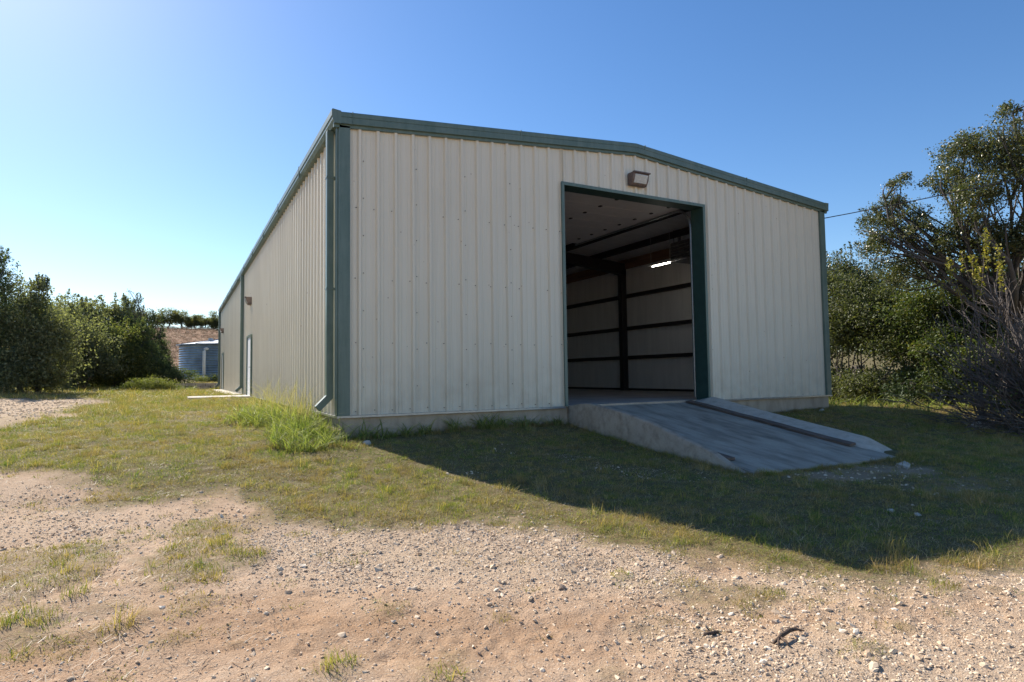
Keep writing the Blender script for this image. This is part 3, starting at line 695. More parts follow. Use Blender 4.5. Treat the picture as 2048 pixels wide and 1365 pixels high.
# ------------------------------------------------------------------ trees and shrubs
def leaves(name, P, N, size, mat, parent, rg, aspect=.5, up=.35):
    """P positions (n,3); folded diamond leaves with random facing"""
    n = len(P); d = rg.normal(size=(n, 3)); d[:, 2] += 0; d /= np.linalg.norm(d, axis=1)[:, None]
    nn = rg.normal(size=(n, 3)); nn[:, 2] = np.abs(nn[:, 2])+up; 
    if N is not None: nn = nn*.6+N
    s = np.cross(d, nn); s /= np.linalg.norm(s, axis=1)[:, None]+1e-9; nn = np.cross(s, d)
    ln = size*rg.uniform(.6, 1.35, n)[:, None]; wd_ = ln*aspect
    V = np.stack([P-d*ln*.5, P+s*wd_*.5+nn*ln*.08, P+d*ln*.5, P-s*wd_*.5+nn*ln*.08], 1).reshape(-1, 3)
    F = (np.arange(n)[:, None]*4+np.array([0, 1, 2, 3])[None]).astype(np.int32)
    v = rg.random(n)
    me = npmesh(name, V, F, mat, False, {'v': ('FACE', v)})
    o = bpy.data.objects.new(name, me); col.objects.link(o); o.parent = parent; o.location = -Vector(parent.location); return o
def puff_points(puffs, n, rg, clump=.16, shell=.55, squash=.8, lump=88):
    pf = np.array(puffs); w = pf[:, 3]**2.2; w /= w.sum(); out = []
    for (x, y, z, r), ww in zip(puffs, w):
        k = int(n*ww); nc = max(7, int(lump*r*r))
        d = rg.normal(size=(nc, 3)); d /= np.linalg.norm(d, axis=1)[:, None]
        rad = r*(shell+(1-shell)*rg.random(nc)**.7)*rg.uniform(.75, 1.12, nc)
        c = np.array([x, y, z])+d*rad[:, None]*np.array([1, 1, squash])
        wt = rg.random(nc)**1.5+.1; idx = rg.choice(nc, k, p=wt/wt.sum())
        cs = clump*rg.uniform(.6, 1.4, nc)[idx][:, None]*(.5+.6*r)
        out.append(c[idx]+np.clip(rg.normal(size=(k, 3)), -1.7, 1.7)*cs*np.array([1, 1, .75]))
    return np.concatenate(out)
def branch(m, a, b, r0_, r1_, rg, wob=.12, n=6, sides=6):
    a = np.array(a, float); b = np.array(b, float); L_ = np.linalg.norm(b-a); pts = []
    off = rg.normal(size=3)*wob*L_
    off2 = rg.normal(size=3)*wob*.6*L_
    for i in range(n+1):
        t = i/n; pts.append(a+(b-a)*t+off*math.sin(math.pi*t)*.6+off2*math.sin(2*math.pi*t)*.4)
    m.tube(pts, [r0_+(r1_-r0_)*i/n for i in range(n+1)], sides); return pts
def tree(name, label, cat, base, puffs, n, size, mat, seed, group=None, trunk_r=.12, stems=1, clump=.16, twigs=5, fork=.45, aspect=.5, sway=.12, shell=.55, bark=None, zmin=None, squash=.8, skirt=None, limb=1., shoots=0, shlen=.4, lump=88):
    rg = np.random.default_rng(seed); bz = g1(base[0], base[1])-.08
    e = empty(name, (base[0], base[1], bz)); tag(e, label, cat, group)
    puffs = list(puffs)
    pf = np.array(puffs); cen = pf[:, :3].mean(0); m = MB(); forks = []
    if skirt:
        sr, sn, sp = skirt
        for q in range(sn): puffs.append((cen[0]*.6+base[0]*.4+rg.normal(0, sp), cen[1]*.6+base[1]*.4+rg.normal(0, sp), bz+sr*rg.uniform(.6, 1.1), sr*rg.uniform(.8, 1.15)))
    for s in range(stems):
        b = np.array([base[0], base[1], bz])+np.array([rg.normal(0, .25), rg.normal(0, .25), 0])*(stems > 1)
        tgt = b+(cen-b)*fork+np.array([rg.normal(0, .35), rg.normal(0, .35), 0])*(stems > 1)
        p = branch(m, b, tgt, trunk_r, trunk_r*.62, rg, .07, 6, 8); forks.append(tgt)
    for x, y, z, r in puffs:
        f = min(forks, key=lambda q: np.linalg.norm(q-np.array([x, y, z])))
        pts = branch(m, f, (x, y, z), trunk_r*.5*limb, trunk_r*.14*limb, rg, sway, 6, 5)
        for q in range(twigs):
            d = rg.normal(size=3); d /= np.linalg.norm(d); st = pts[rg.integers(2, 7)]
            branch(m, st, np.array([x, y, z])+d*r*.9*np.array([1, 1, squash]), trunk_r*.14+.006, .004, rg, .15, 4, 4)
    m.build('trunk', bark or M_bark, e, True)
    P_ = puff_points(puffs, n, rg, clump, shell, squash, lump)
    if zmin is not None: P_[:, 2] = np.maximum(P_[:, 2], zmin+rg.random(len(P_))*.3)
    if shoots:
        top = P_[rg.choice(len(P_), len(P_)//4)]; hull = top[:, 2]+.35*np.hypot(top[:, 0]-cen[0], top[:, 1]-cen[1]); st = top[np.argsort(-hull)[:shoots*6]]
        add = []; st = st[rg.choice(len(st), shoots)]; ms = MB()
        for p0_ in st:
            ln = shlen*rg.uniform(.4, 1.3); d = np.array([p0_[0]-cen[0], p0_[1]-cen[1], 0])*.25; d = d/(np.linalg.norm(d)+.6)+np.array([0, 0, 1])+rg.normal(size=3)*.15; d /= np.linalg.norm(d)
            t_ = rg.random(int(ln*70)+4); add.append(p0_+d*(t_*ln)[:, None]+rg.normal(size=(len(t_), 3))*size*.55*(1.2-t_)[:, None]); ms.tube([p0_-d*.2, p0_+d*ln], [.008, .003], 3)
        P_ = np.concatenate([P_]+add); ms.build('shoot_twigs', bark or M_bark, e)
    leaves('crown', P_, None, size, mat, e, rg, aspect)
    return e
# big live oak right of the building, reaching out of the frame
oak = [(15.14, -2.62, 5.92, 1.0), (15.05, -2.02, 6.05, .65), (15.17, -1.47, 5.5, .72), (14.83, -2.39, 4.83, .9), (15.4, -3.3, 5.4, .95), (15.1, -.18, 5.2, .55), (15.0, -.35, 5.75, .35), (15.2, .35, 5.0, .45), (14.8, -.01, 4.35, .72), (15.02, -.76, 4.48, .75), (15.3, -1.4, 4.0, .75), (15.6, -2.13, 3.84, .85), (15.9, -2.9, 3.85, .85), (15.4, .75, 4.12, .42), (15.6, -4.6, 7.0, .7), (14.9, -3.75, 6.75, .42), (15.2, -3.0, 6.7, .4), (16.0, -.56, 3.55, .7), (16.3, .35, 3.5, .65), (16.6, -4.2, 5.6, 1.2), (17.0, -3.0, 6.0, 1.1), (16.4, -5.6, 6.2, 1.2)]
tree('oak_tree', 'tall live oak with open crown right of the building', 'tree', (16.9, -2.6), oak, 88000, .064, L_oak, 21, None, .2, 1, .125, 9, .42, .5, .16, .2, limb=.7, shoots=90, shlen=.5)
# brush thicket behind it, closing the right side
def T(x, y, r, h, s=1): return (x, y, g1(x, y)+h, r)
THB = [('brush_oak', (18.6, 3.6), [(18.62, 3.64, 3.0, 1.2), (18.3, 3.2, 1.9, 1.0), (18.9, 4.3, 3.6, .9), (18.9, 2.9, 2.2, 1.0), (18.0, 4.4, 2.4, .9)], L_oak2, 'grey-green scrub oak nearest the far right building corner', 31),
       ('brush_oak', (20.3, 4.9), [(20.34, 4.92, 4.2, 1.1), (20.4, 3.8, 3.9, 1.1), (21.2, 4.6, 3.0, 1.3), (19.9, 5.4, 2.8, 1.0)], L_oak, 'taller scrub oak behind the thicket by the building corner', 32),
       ('brush_oak', (18.5, 2.4), [(18.43, 2.65, 2.3, 1.25), (19.3, 2.1, 3.1, 1.15), (18.1, 1.7, 1.5, .9), (19.2, 1.2, 2.2, 1.1)], L_oak2, 'broad scrub oak in the middle of the right thicket', 33),
       ('brush_shrub', (18.0, .7), [(17.95, .63, 2.4, 1.05), (17.2, 0, 1.2, .75), (18.3, 1.2, 1.2, .8), (18.5, -.2, 2.6, 1.0)], L_bright, 'green brush shrub between scrub oaks in the right thicket', 34),
       ('cedar_tree', (18.4, -.5), [(18.1, -.47, 2.0, 1.0), (18.7, -.9, 2.7, 1.1), (18.2, -.4, .9, .9), (18.4, -.6, 3.4, .7)], L_cedar, 'dark cedar behind the bare shrub on the right', 35),
       ('brush_oak', (19.5, -1.6), [(19.3, -1.3, 3.2, 1.2), (19.8, -2.4, 3.4, 1.4), (19.4, -1.8, 1.6, 1.3), (20.2, -3.2, 2.4, 1.5)], L_oak, 'dark scrub oak under the tall live oak', 36),
       ('brush_shrub', (17.3, -1.1), [(17.05, -1.07, .75, .7), (17.3, -1.7, 1.1, .8), (17.6, -2.4, 1.3, .9), (17.5, -3.3, 1.4, 1.0)], L_bright, 'low brush shrub under the tall live oak', 37)]
for nm, b, pf, mt, lb, sd in THB:
    tree(nm, lb, 'cedar' if 'cedar' in nm else ('tree' if 'oak' in nm else 'shrub'), b, pf, 34000, .085, mt, sd, 'thicket right of the building', .055, 4, .24, 9, .35, .55, .2, .1, skirt=(.7, 5, .7), shoots=25, shlen=.4, lump=36)
# farther background trees on the right
for i, (x, y, r_, h, mt, lb) in enumerate([(25, 9, 1.9, 2.6, L_oak2, 'oak behind the right thicket, just past the far building corner'), (27, 5.5, 2.0, 2.7, L_oak, 'middle one of the three oaks behind the right thicket'), (26.5, 1.5, 2.1, 2.9, L_oak2, 'oak behind the right thicket, nearest the right picture edge')]):
    rg_ = np.random.default_rng(50+i)
    pf = [(x, y, h-.2, r_)]+[(x+rg_.normal(0, 1), y+rg_.normal(0, 1), h+rg_.normal(-.3, .7), r_*.65) for q in range(4)]
    tree('background_oak', lb, 'tree', (x, y), pf, 14000, .16, mt, 60+i, 'oaks behind the right thicket', .12, 2, .28, 4, .4, .55, .15, .1, skirt=(1.0, 6, 1.1))
# bare twiggy shrub
def bare_shrub():
    rg = np.random.default_rng(91); bx, by = 13.95, -4.0; bz = g1(bx, by)-.05
    e = empty('bare_shrub', (bx, by, bz)); tag(e, 'bare grey shrub with many fanning twigs at the right edge', 'shrub')
    camr = np.array([r0.x, r0.y, 0]); m = MB(); m2 = MB()
    for i in range(110):
        a = float(np.clip(rg.normal(-.58, .48), -1.35, .5))
        ln = rg.uniform(2.2, 4.0)*(1-.22*min(1.2, abs(a)))
        dirv = camr*math.sin(a)+np.array([0, 0, 1])*math.cos(a)+np.array([fw.x, fw.y, 0])*rg.normal(0, .38)
        dirv /= np.linalg.norm(dirv)
        b = np.array([bx+rg.normal(0, .16), by+rg.normal(0, .16), bz]); tip = b+dirv*ln+np.array([0, 0, -.12*ln*abs(math.sin(a))])
        pts = branch(m, b, tip, rg.uniform(.014, .034), .005, rg, .10, 8, 5)
        for k_ in range(rg.integers(5, 9)):
            j = rg.integers(2, 8); st = np.array(pts[j]); dd = dirv+rg.normal(size=3)*.33; dd /= np.linalg.norm(dd)
            p2 = branch(m2, st, st+dd*rg.uniform(.3, .85), .010, .004, rg, .14, 4, 4)
            for k2 in range(2):
                st2 = np.array(p2[rg.integers(1, 4)]); d2 = dd+rg.normal(size=3)*.4; d2 /= np.linalg.norm(d2)
                branch(m2, st2, st2+d2*rg.uniform(.12, .35), .006, .003, rg, .1, 2, 3)
    m.build('stem', M_twig, e, True); m2.build('twigs', M_twig, e, True)
    n = 700; P_ = np.array([bx, by, bz])+np.stack([rg.normal(-.55, .6, n), rg.normal(.25, .5, n), rg.uniform(.05, 1.2, n)], 1)
    leaves('sparse_leaves', P_, None, .055, L_bright, e, rg, .5)
bare_shrub()
def vine():
    rg = np.random.default_rng(95); bx, by = 13.9, -2.6; bz = g1(bx, by)-.05
    e = empty('yellow_sapling', (bx, by, bz)); tag(e, 'sapling with hanging columns of yellow leaves above the bare shrub', 'sapling')
    m = MB(); pts_all = []
    for x, y, z, h in [(12.6, -2.72, 2.75, .45), (12.85, -2.85, 2.95, .35), (13.05, -2.98, 2.75, .5), (13.3, -3.13, 3.2, .7), (13.25, -3.0, 2.5, .5), (13.55, -3.24, 2.9, .6), (12.5, -2.6, 2.3, .35), (13.7, -3.2, 2.6, .5), (13.0, -2.7, 2.25, .3)]:
        branch(m, (bx+rg.normal(0, .1), by+rg.normal(0, .1), bz), (x, y, z+h*.6), .018, .005, rg, .06, 8, 5)
        k_ = int(75*h/.5); t = rg.random(k_); pts_all.append(np.stack([x+rg.normal(0, .036, k_), y+rg.normal(0, .036, k_), z-h*.6+t*h*1.35], 1))
    m.build('stem', M_twig, e, True); leaves('foliage', np.concatenate(pts_all), None, .075, L_yellow, e, rg, .55)
vine()
# left side tree line
def spire(x, y, z0, z1, r, k=9, lx=0.):
    rg = np.random.default_rng(int(abs(x*100+y)))
    return [(x+lx*t+rg.normal(0, .05*r), y+rg.normal(0, .05*r), z0+(z1-z0)*t, max(.1, r*(1-t)**.85)) for t in np.linspace(0, .96, k)]
LT = [('cedar_tree', 'cedar', (-8.6, 20.6), [(-8.4, 20.4, 4.3, .9), (-8.55, 20.5, 5.4, .35), (-8.45, 20.5, 4.9, .45), (-8.6, 20.5, 5.8, .2), (-8.2, 20.4, 3.0, 1.7), (-8.8, 20.0, 1.6, 1.7), (-9.6, 20.4, 3.4, 1.6)], L_farc, 15000, .10, 'dark cedar with ragged pointed top at the left edge'),
      ('oak_tree', 'tree', (-7.2, 20.6), [(-7.4, 20.2, 3.0, 1.35), (-6.9, 20.9, 2.7, 1.2), (-7.6, 20.0, 3.8, .7), (-7.3, 20.3, 4.3, .4), (-7.0, 20.6, 1.8, 1.35), (-7.8, 19.6, 1.4, 1.3)], L_far, 18000, .095, 'dense grey-green oak next to the cedar at the left edge'),
      ('oak_tree', 'tree', (-7.2, 30.2), [(-7.2, 30.1, 3.6, 1.5), (-6.7, 31.0, 2.3, 1.5), (-7.9, 30.5, 2.4, 1.6), (-6.1, 30.6, 1.6, 1.1)], L_far, 13000, .12, 'rounded dark oak in the middle of the left tree line'),
      ('oak_tree', 'tree', (-8.1, 34.2), [(-8.17, 34, 4.3, 1.3), (-7.4, 34.5, 4.6, .9), (-8.8, 34, 3.2, 1.6), (-9.6, 35, 4.4, 1.2)], L_far, 10000, .13, 'open-crowned oak rising behind the left tree line'),
      ('oak_tree', 'tree', (-6.6, 35.8), [(-6.87, 35.56, 4.4, 1.2), (-5.9, 36.1, 4.5, 1.05), (-6.4, 35.8, 3.0, 1.5), (-6.2, 36.6, 5.0, .5)], L_far, 11000, .13, 'grey-green oak left of the pointed cedars'),
      ('oak_tree', 'tree', (-5.3, 32.7), [(-5.32, 32.55, 2.5, 1.5), (-4.9, 32.4, 1.5, 1.3), (-5.9, 32.2, 1.4, 1.2), (-4.6, 32.8, 3.2, .8)], L_farb, 13000, .11, 'low leafy oak at the front of the left tree line'),
      ('cedar_tree', 'cedar', (-4.1, 33.1), [(-4.1, 33.0, 1.3, 1.35), (-3.9, 33.2, 2.5, 1.0), (-3.4, 33.4, 1.2, 1.0), (-4.2, 33.1, 3.5, .55)], L_farc, 13000, .11, 'dark broad cedar at the right end of the left tree line'),
      ('cedar_tree', 'cedar', (-5.0, 36.8), spire(-5.25, 36.8, 2.6, 6.5, 1.0), L_farc, 8000, .11, 'tallest pointed cedar rising above the left tree line'),
      ('cedar_tree', 'cedar', (-4.75, 38.2), spire(-4.75, 38.2, 2.6, 6.55, .95), L_farc, 7000, .11, 'slim pointed cedar just right of the tallest cedar'),
      ('cedar_tree', 'cedar', (-4.3, 36.5), spire(-3.95, 36.5, 1.8, 5.3, 1.0)+spire(-3.3, 36.5, 1.8, 4.6, .8), L_farc, 8000, .11, 'shorter twin-topped cedar right of the two pointed cedars'),
      ('cedar_tree', 'cedar', (-3.35, 34.6), [(-3.35, 34.6, 1.4, .75), (-3.2, 34.6, .9, .65), (-3.4, 34.6, 2.2, .35)], L_farc, 5000, .11, 'small dark cedar bush left of the water tank')]
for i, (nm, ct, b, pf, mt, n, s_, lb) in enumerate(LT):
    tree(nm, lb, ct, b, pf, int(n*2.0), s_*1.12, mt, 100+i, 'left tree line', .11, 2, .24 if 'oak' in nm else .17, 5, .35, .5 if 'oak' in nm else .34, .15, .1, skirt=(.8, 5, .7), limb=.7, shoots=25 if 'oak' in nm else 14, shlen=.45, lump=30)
# oaks and brush beyond to close the left edge
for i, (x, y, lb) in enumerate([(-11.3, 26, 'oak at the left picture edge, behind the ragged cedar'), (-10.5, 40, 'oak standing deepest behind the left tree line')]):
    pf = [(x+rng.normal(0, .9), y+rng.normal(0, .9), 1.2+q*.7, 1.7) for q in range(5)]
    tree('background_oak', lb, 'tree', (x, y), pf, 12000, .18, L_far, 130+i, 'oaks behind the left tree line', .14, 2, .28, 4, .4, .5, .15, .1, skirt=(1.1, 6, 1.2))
# hill crest oaks
hx = [(-11, 139, 1.6, 'leftmost crest oak, half hidden by the left tree line'), (-7.2, 138, 1.9, 'wide dark oak on the hill crest behind the left cedars'), (-4.4, 138, 2.0, 'round-headed oak on the hill crest left of the sky gap'), (-2.0, 137.5, 1.7, 'oak with bare lower trunk just left of the crest sky gap'), (.6, 136, 1.0, 'small slender oak standing in the crest sky gap'), (2.2, 135.5, 1.3, 'small oak on the crest right of the sky gap'), (4.2, 134, 1.7, 'dark oak on the crest above the water tank'), (6.3, 133, 1.6, 'brownish oak on the crest beside the building eave line'), (8.6, 133, 1.9, 'crest oak mostly hidden by the far building corner')]
for i, (x, y, s_, lb) in enumerate(hx):
    rg_ = np.random.default_rng(150+i); z = g1(x, y)
    pf = [(x+rg_.normal(0, .85*s_), y+rg_.normal(0, .8), z+.55*s_+rg_.uniform(0, 1.2*s_), rg_.uniform(.4, .8)*s_) for q in range(11)]
    tree('hill_oak', lb, 'tree', (x, y), pf, 4500, .24, L_dryoak, 170+i, 'oaks on the hill crest', .13, 2, .25, 2, .5, .6, .12, .2)
# yellow-green shrub in the field
rg_ = np.random.default_rng(200); bx, by = -3.6, 26.2; bz = g1(bx, by)
pf = [(bx+dx, by+dy, bz+h, r_) for dx, dy, h, r_ in ((0, 0, .42, .5), (-.6, .1, .32, .42), (.55, .0, .34, .42), (1.1, .2, .26, .34), (-1.0, .2, .2, .3), (.2, .5, .4, .45))]
tree('round_shrub', 'low yellow-green rounded shrub in the field left of the tank', 'shrub', (bx, by), pf, 9000, .075, L_shrub, 201, None, .02, 5, .2, 4, .4, .35, .1, .3, M_twig, zmin=bz)
pf = [(bx+dx, by+dy, bz+h, r_) for dx, dy, h, r_ in ((2.6, 14.4, .58, .22), (3.1, 14.6, .55, .2), (3.6, 14.5, .6, .24), (4.0, 14.7, .55, .22))]
tree('weedy_shrub', 'loose weedy shrub at the foot of the water tank', 'shrub', (bx+3.3, by+14.5), pf, 2600, .09, L_shrub, 202, None, .02, 5, .25, 4, .4, .3, .1, .3, M_twig)

# ------------------------------------------------------------------ scattered stuff
def scatter(name, P, rot, scl, var, protos, label, cat):
    me = bpy.data.meshes.new(name); me.vertices.add(len(P)); me.vertices.foreach_set('co', np.asarray(P, np.float32).ravel())
    a = me.attributes.new('rot', 'FLOAT_VECTOR', 'POINT'); a.data.foreach_set('vector', np.asarray(rot, np.float32).ravel())
    a = me.attributes.new('scl', 'FLOAT_VECTOR', 'POINT'); a.data.foreach_set('vector', np.asarray(scl, np.float32).ravel())
    a = me.attributes.new('var', 'INT', 'POINT'); a.data.foreach_set('value', np.asarray(var, np.int32))
    ob = bpy.data.objects.new(name, me); col.objects.link(ob); tag(ob, label, cat, kind='stuff')
    g = bpy.data.node_groups.new(name, 'GeometryNodeTree')
    g.interface.new_socket('Geometry', in_out='INPUT', socket_type='NodeSocketGeometry'); g.interface.new_socket('Geometry', in_out='OUTPUT', socket_type='NodeSocketGeometry')
    gi = g.nodes.new('NodeGroupInput'); gout = g.nodes.new('NodeGroupOutput'); jn = g.nodes.new('GeometryNodeJoinGeometry')
    def na(nm, t): 
        x = g.nodes.new('GeometryNodeInputNamedAttribute'); x.data_type = t; x.inputs[0].default_value = nm; return x.outputs[0]
    ar, as_, av = na('rot', 'FLOAT_VECTOR'), na('scl', 'FLOAT_VECTOR'), na('var', 'INT')
    er = g.nodes.new('FunctionNodeEulerToRotation'); g.links.new(ar, er.inputs[0])
    for k_, po in enumerate(protos):
        ip = g.nodes.new('GeometryNodeInstanceOnPoints'); oi = g.nodes.new('GeometryNodeObjectInfo'); oi.inputs['Object'].default_value = po
        cm = g.nodes.new('FunctionNodeCompare'); cm.data_type = 'INT'; cm.operation = 'EQUAL'; g.links.new(av, cm.inputs[2]); cm.inputs[3].default_value = k_
        g.links.new(gi.outputs[0], ip.inputs['Points']); g.links.new(cm.outputs[0], ip.inputs['Selection']); g.links.new(oi.outputs['Geometry'], ip.inputs['Instance'])
        g.links.new(er.outputs[0], ip.inputs['Rotation']); g.links.new(as_, ip.inputs['Scale']); g.links.new(ip.outputs[0], jn.inputs[0])
    g.links.new(jn.outputs[0], gout.inputs[0])
    md = ob.modifiers.new('scatter', 'NODES'); md.node_group = g
    return ob
def tuft(n, rad, hmin, hmax, wid, lean, mat, seed, seg=2):
    rg = np.random.default_rng(seed); V = []; F = []
    for i in range(n):
        a = rg.random()*6.283; r_ = rad*math.sqrt(rg.random()); bx, by = r_*math.cos(a), r_*math.sin(a)
        h = rg.uniform(hmin, hmax); ld = rg.random()*6.283; le = abs(rg.normal(0, lean))*h+.1*h; w = wid*rg.uniform(.6, 1.3)
        fa = rg.random()*6.283; sx, sy = math.cos(fa)*w/2, math.sin(fa)*w/2; n0 = len(V)
        for j in range(seg+1):
            t = j/seg; x = bx+math.cos(ld)*le*t*t; y = by+math.sin(ld)*le*t*t; z = h*(t-.28*t*t*min(1, le/h))-.01
            if j < seg: V += [(x-sx*(1-t*.7), y-sy*(1-t*.7), z), (x+sx*(1-t*.7), y+sy*(1-t*.7), z)]
            else: V.append((x, y, z))
        for j in range(seg-1): F.append((n0+2*j, n0+2*j+1, n0+2*j+3, n0+2*j+2))
        F.append((n0+2*seg-2, n0+2*seg-1, n0+2*seg))
    me = bpy.data.meshes.new('tuft'); me.from_pydata(V, [], F); me.materials.append(mat)
    at = me.attributes.new('v', 'FLOAT', 'FACE'); at.data.foreach_set('value', np.repeat(rg.random(n), seg).astype(np.float32)); return bpy.data.objects.new('tuft', me)
def in_ramp_or_build(x, y):
    return ((x > -.04) & (x < W+.06) & (y > -.03) & (y < L)) | ((x > 4.28) & (x < 8.12) & (y > -4.32) & (y < 0)) | ((x > -2.02) & (x < 0) & (y > 12.85) & (y < 14.8)) | ((x > -.57) & (x < 0) & (y > 16.8) & (y < 30.6))
def sample(x0, x1, y0, y1, dens, fn):
    n = int((x1-x0)*(y1-y0)*dens); x = rng.uniform(x0, x1, n); y = rng.uniform(y0, y1, n); p = fn(x, y)
    kx = (rng.random(n) < p) & ~in_ramp_or_build(x, y)
    return x[kx], y[kx]
# view wedge test so that nothing is scattered far outside what could be seen
def wedge(x, y, mg=1.2):
    dx, dy = x+2.27, y+9.96; d = dx*fw.x+dy*fw.y; s = dx*r0.x+dy*r0.y
    return (d > 1.5) & (np.abs(s) < d*.86+mg)
clumps_ = None
lawn = [tuft(34, .085, .02, .065, .0045, .9, G_lawn, 1), tuft(30, .09, .015, .05, .005, 1.2, G_lawn, 2), tuft(26, .07, .03, .09, .0045, .7, G_lawn, 3), tuft(26, .09, .012, .045, .0045, 1.5, G_dry, 4), tuft(34, .06, .05, .13, .005, .8, G_lawn, 9, 3), tuft(24, .07, .04, .12, .003, 1.0, G_dry, 10, 3)]
def fn_near(x, y):
    g, v = masks(x, y); near = 1-sst(6, 12, np.hypot(x+2.3, y+10))
    p = sst(.25, .8, g+near*((fbm(x*5.5, y*5.5, 3)-.5)*1.5*(.35+.65*sst(1, .6, g))))
    p = p*(.45+.55*sst(.36, .56, fbm(x*7.5+2, y*7.5, 3)))*(1-.3*blur_in(x, y, PATCH, .45, 2.4, 3, .1))
    strag = near*sst(.60, .70, fbm(x*3.3+20, y*3.3, 3))*.30*(y > -8)
    return np.clip(np.maximum(p, strag*sst(-8.5, -5, y+1.2*x)), 0, 1)*wedge(x, y)
x1, y1 = sample(-6, 14, -9, 3, 270, fn_near)
x2, y2 = sample(-12, 0, 3, 14, 100, fn_near)
x3, y3 = sample(-16, 2, 14, 40, 26, fn_near); x4, y4 = sample(12, 22, -5, 12, 40, fn_near)
X = np.concatenate([x1, x2, x3, x4]); Y = np.concatenate([y1, y2, y3, y4])
S = np.concatenate([np.full(len(x1), 1.), np.full(len(x2), 1.7), np.full(len(x3), 3.0), np.full(len(x4), 2.)])
hgt = .45+.8*fbm(X*.8+3, Y*.8+7)**1.3+1.5*np.maximum(0, fbm(X*4.5, Y*4.5+3, 3)-.52)*2
edge = masks(X, Y)[0]
S3 = np.stack([S, S, S**.75*hgt*rng.uniform(.7, 1.35, len(S))*(.6+.4*edge)], 1)*rng.uniform(.8, 1.2, (len(S), 1))
var = rng.choice(6, len(X), p=[.32, .25, .17, .2, .035, .025])
scatter('lawn_grass', np.stack([X, Y, gz_at(X, Y)-.004], 1), np.stack([rng.normal(0, .12, len(X)), rng.normal(0, .12, len(X)), rng.random(len(X))*6.28], 1), S3, var, lawn, 'short patchy green and straw coloured grass around the building', 'grass')
# hill and field dry grass tufts
dryt = [tuft(30, .25, .15, .45, .015, .5, G_hill, 14)]
# taller grass: corner clump, along the foundation and ramp
tall = [tuft(13, .10, .25, .62, .019, 1.1, G_tall, 5, 5), tuft(12, .10, .2, .45, .021, 1.3, G_tall, 6, 5), tuft(6, .08, .6, 1.02, .008, .4, G_stalk, 7, 5), tuft(22, .09, .08, .2, .007, .8, G_lawn, 8, 3)]
px_, py_, ps_, pv_ = [], [], [], []
def put(x, y, s, v):
    if not in_ramp_or_build(np.array([x]), np.array([y]))[0]: px_.append(x); py_.append(y); ps_.append(s); pv_.append(v)
rg_ = np.random.default_rng(77)
for i in range(560):
    t = rg_.random(); cx, cy = -.38-.36*t+.15*math.sin(t*5), -.45+3.6*t
    x, y = cx+rg_.normal(0, .24), cy+rg_.normal(0, .3)
    if x < -.06 and y > -1.0 or (y < -.1 and x < .15): put(x, y, rg_.uniform(.45, 1.05)*(1-.25*abs(t-.45))*(.6 if y < -.3 else 1), rg_.choice([0, 1, 0, 3, 3]) if y > -.2 else rg_.choice([3, 3, 1]))
for i in range(230): put(rg_.uniform(-1.05, -.06), rg_.uniform(-.95, .6), rg_.uniform(.35, .8), rg_.choice([0, 1, 3, 3]))
for i in range(60):
    t = rg_.random(); put(-.35-.4*t+rg_.normal(0, .12), .8+3.4*t, rg_.uniform(.7, 1.15), 2)
for i in range(240): put(rg_.uniform(-.2, 4.2)**1., -.06-abs(rg_.normal(0, .09)), rg_.uniform(.35, .95)*(.5+.9*float(vnoise(px_[-1]*3, 2))), rg_.choice([1, 3, 3]))
for i in range(130): put(4.24-abs(rg_.normal(0, .06)), rg_.uniform(-4.2, -.1), rg_.uniform(.3, .8), 3)
for i in range(420): x = rg_.uniform(4.3, 8.4); put(x, -4.34-abs(rg_.normal(0, .09)), rg_.uniform(.3, .75)*(.5+.8*float(vnoise(x*2.5, 7))), 3)
for i in range(120): put(rg_.uniform(8.2, 12.1), -.06-abs(rg_.normal(0, .06)), rg_.uniform(.25, .6), 3)
for i in range(170): put(rg_.uniform(14.0, 18.5), rg_.uniform(-2.5, 4.5), rg_.uniform(.6, 1.3), rg_.choice([1, 3]))
for i in range(260): put(rg_.uniform(-9, -1.5), rg_.uniform(26, 36), rg_.uniform(.6, 1.2), rg_.choice([1, 3]))
for i in range(60): put(-.06-abs(rg_.normal(0, .05)), rg_.uniform(3.5, 12.8), rg_.uniform(.25, .5), rg_.choice([1, 3]))
A_ = np.array(px_); B_ = np.array(py_); n = len(A_)
scatter('tall_grass', np.stack([A_, B_, gz_at(A_, B_)-.01], 1), np.stack([rg_.normal(0, .1, n), rg_.normal(0, .1, n), rg_.random(n)*6.28], 1), np.repeat(np.array(ps_)[:, None], 3, 1), np.array(pv_), tall, 'tall lush weedy grass along the building corner and foundation', 'grass')
# dry hillside grass
hx_, hy_ = rng.uniform(-26, 16, 9000), rng.uniform(50, 137, 9000)
ok = hx_ > -30
scatter('hillside_grass', np.stack([hx_, hy_, gh(hx_, hy_)-.05], 1), np.stack([hx_*0, hx_*0, rng.random(len(hx_))*6.28], 1), np.repeat(rng.uniform(.7, 1.3, len(hx_))[:, None], 3, 1), np.zeros(len(hx_), int), dryt, 'dry reddish straw grass on the hillside behind the tank', 'grass')
